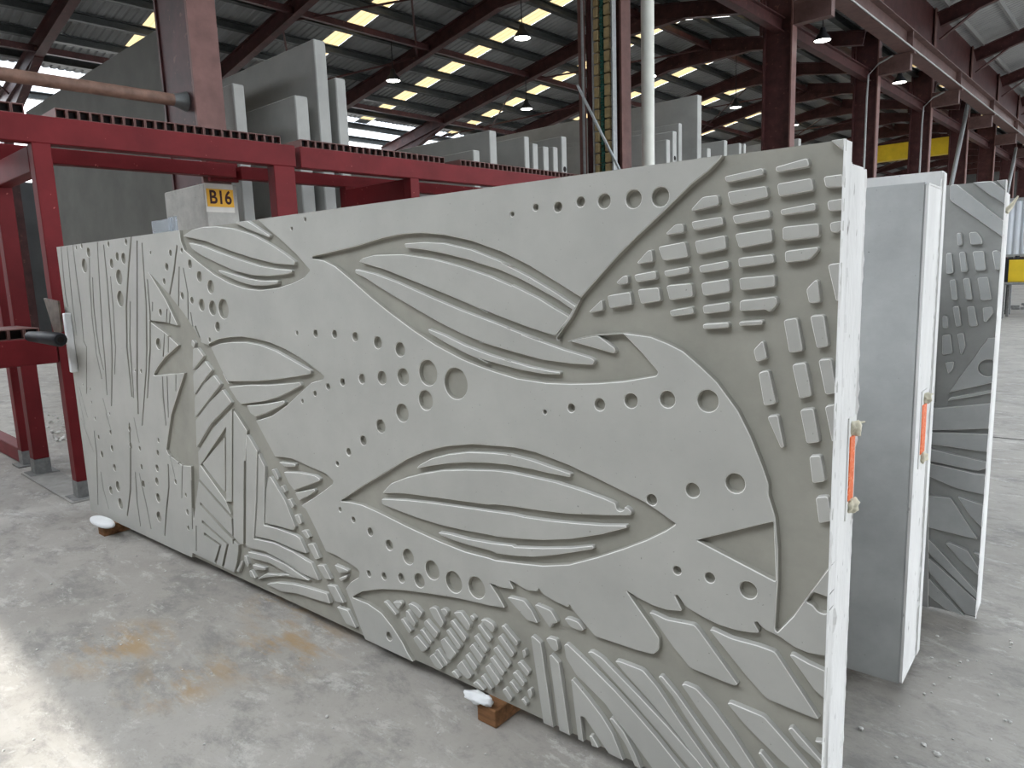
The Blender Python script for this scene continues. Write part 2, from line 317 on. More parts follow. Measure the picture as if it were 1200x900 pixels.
to = bpy.data.objects.new('tmp', tx); COL.objects.link(to); dg = bpy.context.evaluated_depsgraph_get(); me = bpy.data.meshes.new_from_object(to.evaluated_get(dg)); bpy.data.objects.remove(to)
me.materials.clear(); me.materials.append(M['ink'])
me.transform(Matrix.Translation((.494, -.008, 2.475)) @ Matrix.Rotation(pi/2, 4, 'Z') @ Matrix.Rotation(pi/2, 4, 'X') @ Matrix.Scale(.82, 4, (1, 0, 0)))
link('sign_lettering', me, None, sg)

# crane runway girder
gd = empty('crane_runway_girder', (-6.62, 30, 8.05)); tag(gd, 'long maroon crane runway girder running over the column brackets at upper right', 'girder')
m = MB(); m.prism((0, -35, 0), (0, 40, 0), Iprof(.44, .62, .03, .05)); m.build('beam', 'girder', gd)
m = MB(); m.prism((0, -35, .62), (0, 40, .62), Rprof(.08, .07)); m.build('crane_rail', 'galv', gd)
m = MB(); m.tube([(.25, -35, .02), (.25, 40, .02)], .025, 6); m.build('conduit', 'galv', gd)
for y in CY[1:10]:
    m = MB(); m.box(.0, .2, y-30-.03, y-30+.03, .03, .59); m.build('stiffener', 'girder', gd)
# eave tie beams between column heads
tb = empty('eave_tie_beam', (-7.75, 30, 7.4)); tag(tb, 'dark maroon tie beam joining the column heads below the runway girder', 'beam')
m = MB(); m.prism((0, -35, 0), (0, 38, 0), Iprof(.22, .35, .03, .05)); m.build('beam', 'maroon', tb)
# yellow overhead crane
yc = empty('overhead_crane', (-16, 44.5, 7)); tag(yc, 'yellow overhead crane bridge glimpsed between the right hand columns', 'crane')
m = MB(); m.box(-9, 7.6, -.3, .3, 0, .85); m.build('bridge_girder', 'yellow', yc)
m = MB(); m.box(7.6, 7.8, -.5, .5, -.25, 1.1, c=.03); m.build('end_carriage', 'yellow', yc)
m = MB(); m.box(2, 2.9, -.7, .7, .85, 1.4, c=.05); m.build('trolley', 'maroon2', yc)
# conduits and braces on the right columns
for (y, lab) in ((26.1, 'thin curved grey conduit on the column behind the front panel corner'), (33.2, 'bent grey conduit on the column with a small plate')):
    m = MB(); m.tube([(-6.9, y-.3, 7.95), (-7.3, y-.3, 7.8), (-7.6, y-.32, 7.5), (-7.62, y-.32, 6.8), (-7.62, y-.32, 0)], .03, 8); o = m.build('conduit_pipe', 'galv', None, None, 60); tag(o, lab, 'conduit')
for (a, b, lab) in (((-7.3, 39.5, 8.6), (-7.3, 35.2, 2.0), 'pale diagonal brace crossing the yellow crane beam'), ((-7.3, 53.8, 8.0), (-7.3, 49.5, 2.0), 'distant pale diagonal brace at the right edge')):
    m = MB(); m.tube([a, b], .09, 8); o = m.build('diagonal_brace', 'galv'); tag(o, lab, 'brace')
# white down pipe and the cable chain tower
m = MB(); m.tube([(-7.05, 11.5, 0), (-7.05, 11.5, 5.0), (-7.05, 11.5, 5.06), (-7.05, 11.5, 7.35)], .115, 20); wp = m.build('down_pipe', 'white', None, None, 40); tag(wp, 'tall off-white round pipe standing against the chain tower column', 'pipe')
ct = empty('cable_chain_tower', (-7.65, 10.95, 0)); tag(ct, 'vertical cable chain guide of tan links beside the white pipe', 'cable chain')
for (xa, xb) in ((-.17, -.145), (.24, .27)):
    m = MB(); m.box(xa, xb, -.06, .06, 1.0, 7.6); m.build('guide_channel', 'galv', ct)
for k in range(32):
    z = 1.4+k*.19
    for xx, ww in ((-.09, .1), (.14, .12)):
        m = MB(); m.box(xx-ww/2, xx+ww/2, -.05, .03, z, z+.165, c=.008); m.build('chain_link', 'tan', ct)
gm = MB()
for k in range(122): gm.box(.0, .055, -.055+.01*(k % 2), .03, 1.4+k*.05, 1.4+k*.05+.038)
gm.build('drive_chain', 'green', ct, 'stuff')
m = MB(); m.box(-.02, .075, .0, .03, 1, 7.6); m.build('backing_strip', 'black', ct)
m = MB(); m.box(-8.16, -8.07, 10.95, 11.05, 0, 7.9); tag(m.build('slim_post', 'maroon2'), 'slim maroon post left of the cable chain tower', 'post')
m = MB(); m.box(-7.98, -7.95, 10.8, 10.84, 0, 7.9); tag(m.build('slim_rail', 'galv'), 'thin galvanised upright between slim post and chain tower', 'post')
m = MB(); m.tube([(-8.0, 10.7, 4.85), (-7.05, 10.75, 3.1)], .025, 8); tag(m.build('stay_bar', 'galv'), 'thin diagonal grey stay bar crossing the cable chain tower', 'bar')
# rusty guard pipe on the left
gp = empty('guard_pipe', (-7.62, 3.47, 3.46)); tag(gp, 'thick rust-brown horizontal pipe welded to the column at upper left', 'pipe')
m = MB(); m.tube([(0, 0, 0), (0, -8.5, 0)], .06, 16); m.build('pipe', 'rust', gp, None, 40)
m = MB(); m.tube([(0, 0, 0), (0, -.012, 0), (0, -.1, 0), (0, -.13, 0)], [.1, .095, .066, .062], 14); m.build('weld_collar', 'weld', gp, None, 40)

# high bay lamps
llab = ['lit white high-bay lamp at top centre, larger of the two left of the white pipe', 'small lit high-bay lamp just above the stored slabs left of the pipe', 'bright high-bay lamp right beside the white pipe',
        'small high-bay lamp left of the broad dark column, above the slabs', 'high-bay lamp under the girder right of the broad dark column', 'tiny far lamp low beside the broad dark column', 'tiny high-bay lamp above the tallest left slab', 'high-bay lamp between the conduit column and the next column']
lp = [(-12.2, 14.09), (-17.2, 19.98), (-12.0, 19.67), (-12.15, 25.87), (-7.13+.02, 20.18), (-12.06, 31.16), (-17.28, 14.1), (-6.94, 26.8)]
def lathe(prof, n=20):
    vs = [(r*cos(2*pi*k/n), r*sin(2*pi*k/n), z) for r, z in prof for k in range(n)]
    return vs, [(i*n+k, i*n+(k+1) % n, (i+1)*n+(k+1) % n, (i+1)*n+k) for i in range(len(prof)-1) for k in range(n)]
for (x, y), lab in zip(lp, llab):
    o = empty('high_bay_lamp', (x, y, 7.3)); tag(o, lab, 'lamp')
    a = MB(); a.add(*lathe([(.21, 0), (.215, .02), (.17, .10), (.09, .2), (.06, .32), (.0, .34)])); a.build('lamp_shade', 'black', o, None, 50)
    a = MB(); a.add(*lathe([(0, .005), (.2, .005), (.2, .02), (0, .02)])); a.build('lamp_lens', 'lamp', o)
    a = MB(); top = (rz(x) if x < -7.5 else 8.4)-7.3; a.tube([(0, 0, .32), (0, 0, top)], .012, 6); a.build('hanging_cable', 'black', o)

# ------------------------------------------------------------------ red storage rack
def hollow(x0, x1, y0, y1, z0, z1, t, axis='x'):
    m = MB()   # square tube along x, open at the +x end
    m.box(x0, x1, y0, y0+t, z0, z1); m.box(x0, x1, y1-t, y1, z0, z1); m.box(x0, x1, y0+t, y1-t, z0, z0+t); m.box(x0, x1, y0+t, y1-t, z1-t, z1)
    m.box(x0, x1-.05, y0+t, y1-t, z0+t, z1-t, 1); return m  # dark plug: shade of the hollow inside put into its colour
def rack(ox, oy, label, rails, posts, beams, combs):
    r = empty('storage_rack', (ox, oy, 0)); tag(r, label, 'rack')
    for (x0, x1, y0, y1, z0, z1) in rails:
        m = MB(); m.box(x0-ox, x1-ox, y0-oy, y1-oy, z0, z1, c=.006); m.build('rail', 'red', r)
    for (x0, x1, y0, y1, z1) in posts:
        m = MB(); m.box(x0-ox, x1-ox, y0-oy, y1-oy, .14, z1, c=.005); p = m.build('post', 'red', r)
        m = MB(); m.box(x0-ox-.002, x1-ox+.002, y0-oy-.002, y1-oy+.002, .015, .14); m.build('post_foot', 'basegrey', p)
        m = MB(); m.box(x0-ox-.05, x1-ox+.05, y0-oy-.05, y1-oy+.05, 0, .015); m.build('base_plate', 'basegrey', p)
    for (x0, x1, y0, y1, z0, z1) in beams:
        m = MB(); m.box(x0-ox, x1-ox, y0-oy, y1-oy, z0, z1, c=.005); m.build('cross_beam', 'red', r)
    for (x0, x1, ya, yb, z, p, hh) in combs:
        y = ya; pr = None
        while y+p <= yb+.001:
            if pr is None: pr = hollow(x0-ox, x1-ox, 0, p-.004, 0, hh, .006).mesh('slot_tube')
            o = link('slot_tube', pr, ['maroon2', 'darkfill'], r); o.location = (0, y-oy, z); y += p
    return r
rack(-6.6, 2.6, 'red steel storage rack frame holding the left end of the front panel',
     [(-6.12, -6.0, -4.0, 3.70, 2.63, 2.82), (-7.3, -7.18, -4.0, 3.72, 2.67, 2.80), (-6.12, -6.0, -3, 1.59, 1.06, 1.25), (-7.3, -7.18, -3, 1.59, 1.06, 1.25)],
     [(-6.11, -6.0, 1.6, 1.72, 2.63), (-7.25, -7.13, 1.6, 1.72, 2.67), (-7.72, -7.6, 1.62, 1.74, 2.6), (-6.12, -6.0, 3.47, 3.68, 2.63), (-6.11, -6.0, -2.2, -2.08, 2.63), (-7.25, -7.13, -2.2, -2.08, 2.67)],
     [(-7.18, -6.12, 1.6, 1.72, 2.44, 2.62), (-9.2, -7.72, 1.62, 1.74, .02, .16)],
     [(-6.5, -6.02, -1.84, 1.66, 2.82, .078, .07), (-6.5, -6.02, 1.78, 3.58, 2.82, .078, .07), (-6.6, -6.02, -.4, 1.56, 1.25, .095, .075), (-7.6, -7.12, -.4, 1.56, 1.25, .095, .075)])
m = MB(); m.box(-7.36, -7.3, 3.5, 3.8, 2.64, 2.86); tag(m.build('steel_plate', 'red'), 'small red steel plate directly above the B16 sign', 'plate')
m = MB(); m.box(-9.0, -8.88, .9, 1.02, 0, 2.9); tag(m.build('steel_post', 'red'), 'red steel post behind the rack, outermost at the left frame edge', 'post')
m = MB(); m.box(-9.36, -9.24, 1.5, 1.62, 0, 2.9); tag(m.build('steel_post', 'red'), 'red steel post behind the rack, second from the left frame edge', 'post')
rack(-6.6, 5.6, 'second red storage rack frame beyond the gap, running behind the front panel',
     [(-6.12, -6.0, 3.75, 10.6, 2.63, 2.82), (-7.3, -7.18, 3.78, 10.6, 2.66, 2.79)],
     [(-6.12, -6.0, 5.05, 5.17, 2.63), (-7.3, -7.18, 5.05, 5.17, 2.66), (-6.12, -6.0, 8.6, 8.72, 2.63), (-7.3, -7.18, 8.6, 8.72, 2.66)],
     [(-7.18, -6.12, 5.05, 5.17, 2.42, 2.63), (-7.18, -6.12, 8.6, 8.72, 2.42, 2.63)],
     [(-6.5, -6.02, 3.78, 5.62, 2.82, .078, .07), (-6.5, -6.02, 5.82, 9.9, 2.82, .078, .07)])
m = MB(); m.box(-7.3, -5.93, 1.53, 1.76, 0.0, .012); tag(m.build('ground_plate', 'plate'), 'thin steel ground strip under the rack posts', 'plate')
m = MB(); m.box(-10.5, -6.9, 3.0, 3.06, .03, .10); tag(m.build('floor_bar', 'teal'), 'teal steel bar lying low behind the rack post', 'bar')

# ------------------------------------------------------------------ stored slabs
def stored(x1, y0, y1, zt, lab, length=4.0, mt='slab', hook=False, grp='stored concrete slabs in the racks'):
    o = empty('concrete_slab', (x1-length/2, (y0+y1)/2, 0)); tag(o, lab, 'concrete slab', grp)
    m = MB(); m.box(-length/2, length/2, -(y1-y0)/2, (y1-y0)/2, .02, zt, c=.012); m.build('slab_body', [mt], o)
    if hook:
        for zz in (zt-.55, zt-1.3):
            m = MB(); m.add(*[[(length/2+.002, yy, z) for (yy, z) in [(.045*cos(2*pi*k/10), zz+.05*sin(2*pi*k/10)) for k in range(10)]], [tuple(range(10))]]); m.build('lifting_hole', 'darkfill', o)
    return o
SL_ = [
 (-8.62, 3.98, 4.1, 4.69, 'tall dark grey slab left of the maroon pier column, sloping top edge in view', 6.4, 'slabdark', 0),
 (-7.9, 4.14, 4.28, 3.81, 'short pale-ended slab directly right of the wide maroon column', 4.5, 'slab', 0),
 (-7.9, 4.92, 5.10, 3.80, 'low grey slab standing in front of the tallest left slab', 3.1, 'slab', 0),
 (-7.9, 5.24, 5.41, 4.50, 'tallest slab of the left group with broad grey face', 4.6, 'slab', 0),
 (-7.9, 5.52, 5.67, 4.10, 'narrow slab just right of the tallest left slab', 3.5, 'slab', 0),
 (-7.9, 7.91, 8.05, 3.46, 'small bright-ended slab low before the wide mid slab', 1.9, 'slab', 0),
 (-7.9, 8.28, 8.44, 3.79, 'wide mid slab right of the gap in the racks', 4.8, 'slab', 0),
 (-7.9, 9.10, 9.22, 3.79, 'first slab of the close row left of the slim post', 3.4, 'slab', 0),
 (-7.9, 9.31, 9.44, 3.70, 'second slab of the close row left of the slim post', 3, 'slab', 0),
 (-7.9, 9.58, 9.72, 3.68, 'third slab of the close row left of the slim post', 3, 'slab', 0),
 (-7.9, 9.84, 9.97, 3.70, 'fourth slab of the close row left of the slim post', 3, 'slab', 0),
 (-7.9, 10.08, 10.22, 3.90, 'slab with two dark lifting holes left of the slim post', 3.6, 'slab', 1),
 (-8.25, 10.42, 10.55, 3.72, 'last low slab directly beside the slim post', 3, 'slab', 0),
]
for s in SL_: stored(s[0], s[1], s[2], s[3], s[4], s[5], s[6], s[7])
for s in [(-7.9, 12.73, 12.89, 4.24, 'first of the pale slabs right of the white pipe, with a dark lifting hole', 2.4, 1), (-7.9, 12.99, 13.13, 4.2, 'second pale slab right of the white pipe, with a dark lifting hole', 2.4, 1), (-7.9, 13.61, 13.76, 4.23, 'third pale slab right of the white pipe, lowest of its group', 2.2, 0), (-7.9, 13.87, 14.03, 4.43, 'fourth pale slab right of the white pipe, framing the lower ones', 3.6, 1), (-7.9, 14.12, 14.26, 4.62, 'fifth pale slab right of the white pipe, second highest of its group', 5, 0), (-7.9, 14.94, 15.13, 5.32, 'tallest pale slab right of the white pipe, broad grey face', 9, 0), (-7.9, 15.41, 15.58, 4.24, 'small slab just right of the tall one beyond the white pipe', 2, 0), (-7.9, 16.25, 16.41, 4.5, 'far slab left of the broad dark column', 5, 0), (-7.9, 17.05, 17.17, 4.52, 'first far thin slab beside the broad dark column', 2, 0), (-7.9, 17.31, 17.43, 4.53, 'second far thin slab beside the broad dark column', 2, 0), (-7.9, 20.82, 21.01, 5.04, 'far slab right of the broad dark column, behind the front panel top', 6, 0)]: stored(s[0], s[1], s[2], s[3], s[4], s[5], 'slab', s[6])
# rear slab standing behind the rack
stored(-9.4, 6.2, 6.35, 3.3, 'dark slab seen under the rails behind the rack posts', 5.5, 'slabdark')

# ------------------------------------------------------------------ relief carved panels
D = .017
def area(p): return sum(p[i][0]*p[(i+1) % len(p)][1]-p[(i+1) % len(p)][0]*p[i][1] for i in range(len(p)))/2
def clip(p, W, H):
    for ax, lim, sg in ((0, 0, 1), (0, W, -1), (1, 0, 1), (1, H, -1)):
        out = []
        for i in range(len(p)):
            a, b = p[i], p[(i+1) % len(p)]; ia = (a[ax]-lim)*sg >= 0; ib = (b[ax]-lim)*sg >= 0
            if ia: out.append(a)
            if ia != ib:
                t = (lim-a[ax])/(b[ax]-a[ax]); q = [a[0]+t*(b[0]-a[0]), a[1]+t*(b[1]-a[1])]; q[ax] = lim; out.append(tuple(q))
        p = out
        if len(p) < 3: return []
    q = [p[0]]
    for c in p[1:]:
        if math.dist(c, q[-1]) > .0012: q.append(c)
    if math.dist(q[0], q[-1]) < .0012: q.pop()
    return q
def fillet(p, r, W=None, H=None):
    out = []
    n = len(p)
    for i in range(n):
        a, b, c = Vector(p[i-1]), Vector(p[i]), Vector(p[(i+1) % n]); la, lc = (a-b).length, (c-b).length
        if la < 1e-6 or lc < 1e-6: continue
        onb = W is not None and (b.x < 1e-5 or b.y < 1e-5 or b.x > W-1e-5 or b.y > H-1e-5)
        ang = (a-b).angle(c-b) if not onb else pi
        if ang > radians(172) or onb: out.append(tuple(b)); continue
        t = min(r, la*.42, lc*.42); p0 = b+(a-b)*t/la; p2 = b+(c-b)*t/lc
        ks = (0, .5, 1) if ang > radians(120) else (0, .3, .7, 1)
        for k in ks: out.append(tuple(p0*(1-k)**2+b*2*k*(1-k)+p2*k*k))
    return out
def stroke(w, pts, W, H):
    P = [Vector(p) for p in pts]; L = []; R = []
    for i, p in enumerate(P):
        d = ((P[min(i+1, len(P)-1)]-P[i]).normalized() if i < len(P)-1 else Vector((0, 0)))+((P[i]-P[i-1]).normalized() if i else Vector((0, 0)))
        d.normalize(); n = Vector((-d.y, d.x)); ww = w/2*(.75 if i in (0, len(P)-1) else 1)
        L.append(p+n*ww); R.append(p-n*ww)
    return [tuple(v) for v in L+R[::-1]]
def inside(p, x, y):
    c = False; j = len(p)-1
    for i in range(len(p)):
        if (p[i][1] > y) != (p[j][1] > y) and x < (p[j][0]-p[i][0])*(y-p[i][1])/(p[j][1]-p[i][1])+p[i][0]: c = not c
        j = i
    return c
def relief_mesh(W, H, T, layers, name):
    """front plate in the x-z plane, face at y=0, depth T; layers: ordered (level, polygon)"""
    L = [(lv, clip(p, W, H)) for lv, p in layers]; L = [(lv, p) for lv, p in L if len(p) > 2]
    V2 = []; E = []
    def addloop(p):
        o = len(V2); V2.extend(Vector(q) for q in p); E.extend((o+i, o+(i+1) % len(p)) for i in range(len(p)))
    addloop([(0, 0), (W, 0), (W, H), (0, H)])
    for lv, p in L: addloop(p)
    vs, es, fs, *_ = delaunay_2d_cdt(V2, E, [], 1, 1e-5)
    bbs = [(min(q[0] for q in p), max(q[0] for q in p), min(q[1] for q in p), max(q[1] for q in p)) for lv, p in L]
    lev = []
    for f in fs:
        cx = sum(vs[i].x for i in f)/3; cy = sum(vs[i].y for i in f)/3; r = 0
        for k in range(len(L)-1, -1, -1):
            b = bbs[k]
            if b[0] <= cx <= b[1] and b[2] <= cy <= b[3] and inside(L[k][1], cx, cy): r = L[k][0]; break
        lev.append(r)
    ed = defaultdict(list)
    for k, f in enumerate(fs):
        for i in range(3): ed[tuple(sorted((f[i], f[(i+1) % 3])))].append((k, f[i], f[(i+1) % 3]))
    nrm = defaultdict(lambda: Vector((0, 0)))
    walls = []; border = []; deep = set()
    for e, u in ed.items():
        if len(u) == 2 and (lev[u[0][0]] > 0) != (lev[u[1][0]] > 0):
            hi = u[0] if lev[u[0][0]] == 0 else u[1]     # surface-side triangle, ccw edge a->b keeps surface on its left
            a, b = hi[1], hi[2]; d = vs[b]-vs[a]
            if d.length < 1e-7: continue
            n = Vector((d.y, -d.x)).normalized(); nrm[a] += n; nrm[b] += n; g2 = 2 in (lev[u[0][0]], lev[u[1][0]]); walls.append((a, b, g2))
            if g2: deep.update((a, b))
        elif len(u) == 1: border.append((u[0][1], u[0][2], lev[u[0][0]]))
    for i in nrm:
        n = nrm[i]
        if n.length > .2: n.normalize()
        v = vs[i]
        if v.x < 1e-5 or v.x > W-1e-5: n.x = 0
        if v.y < 1e-5 or v.y > H-1e-5: n.y = 0
        nrm[i] = n*(.4 if i in deep else 1)
    VV = []; idx = {}
    def vid(i, k):   # k: 0 surface, 1 rounded shoulder, 2 recess floor
        key = (i, k)
        if key not in idx:
            n = nrm[i] if i in nrm else Vector((0, 0)); p = vs[i]
            if k == 0: q = (p.x-n.x*.0021, 0, p.y-n.y*.0021)
            elif k == 1: q = (p.x+n.x*.0002, .0030, p.y+n.y*.0002)
            else: q = (p.x+n.x*.0030, D, p.y+n.y*.0030)
            idx[key] = len(VV); VV.append(q)
        return idx[key]
    F = []; MI = []
    for k, f in enumerate(fs):
        if lev[k] == 0: F.append([vid(i, 0) for i in f]); MI.append(0)
        else: F.append([vid(i, 2) for i in f]); MI.append(1)
    for a, b, g2 in walls:
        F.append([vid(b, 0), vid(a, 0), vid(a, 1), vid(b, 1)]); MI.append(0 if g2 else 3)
        F.append([vid(b, 1), vid(a, 1), vid(a, 2), vid(b, 2)]); MI.append(1)
    bk = {}
    def vb(i):
        if i not in bk: bk[i] = len(VV); VV.append((vs[i].x, T, vs[i].y))
        return bk[i]
    for a, b, lv in border:
        F.append([vid(b, 2 if lv else 0), vid(a, 2 if lv else 0), vb(a), vb(b)]); MI.append(2)
    F.append(None); MI.append(0)
    # back cap as one rectangle
    c = len(VV); VV += [(0, T, 0), (0, T, H), (W, T, H), (W, T, 0)]; F[-1] = [c, c+1, c+2, c+3]
    me = bpy.data.meshes.new(name); me.from_pydata(VV, [], F); me.polygons.foreach_set('material_index', MI)
    me.polygons.foreach_set('use_smooth', [i >= len(fs) for i in range(len(F))]); me.set_sharp_from_angle(angle=radians(24)); me.update(); return me
def island_mesh(p, name):
    if area(p) < 0: p = p[::-1]
    n = len(p); P = [Vector(q) for q in p]; no = []
    for i in range(n):
        d1 = (P[i]-P[i-1]); d2 = (P[(i+1) % n]-P[i]); a = Vector((d1.y, -d1.x)); b = Vector((d2.y, -d2.x))
        if a.length > 0: a.normalize()
        if b.length > 0: b.normalize()
        s = a+b; no.append(s.normalized() if s.length > 1e-4 else a)
    VV = []
    for off, y in ((-.0020, 0), (0, .0026), (.0018, D+.001)):
        for i in range(n): VV.append((P[i].x+no[i].x*off, y, P[i].y+no[i].y*off))
    F = []
    for r in (0, 1):
        for i in range(n): j = (i+1) % n; F.append((r*n+i, r*n+j, (r+1)*n+j, (r+1)*n+i))
    bm = bmesh.new(); bv = [bm.verts.new(v) for v in VV]
    for f in F:
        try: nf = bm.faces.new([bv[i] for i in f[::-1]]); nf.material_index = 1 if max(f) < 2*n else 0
        except ValueError: pass
    for f in bm.faces: f.smooth = True
    tv = [Vector((v[0], v[2])) for v in VV[:n]]
    cv, ce, cf, ov, *_ = delaunay_2d_cdt(tv, [], [list(range(n))], 1, 1e-6)
    bmv = [bv[o[0]] if o else bm.verts.new((c.x, 0, c.y)) for c, o in zip(cv, ov)]
    for f in cf:
        try: bm.faces.new([bmv[i] for i in f])
        except ValueError: pass
    me = bpy.data.meshes.new(name); bm.to_mesh(me); bm.free(); me.set_sharp_from_angle(angle=radians(24)); return me
def circ(x, y, r):
    n = 10 if r < .012 else 16 if r < .03 else 28
    return [(x+r*cos(2*pi*k/n), y+r*sin(2*pi*k/n)) for k in range(n)]
def mm(p): return [(a/1000, b/1000) for a, b in p]
A0 = radians(2.6203)          # the loose panels stand 2.6 degrees askew to the building
def place(x, y, z): return (x*cos(A0)-y*sin(A0), x*sin(A0)+y*cos(A0), z)
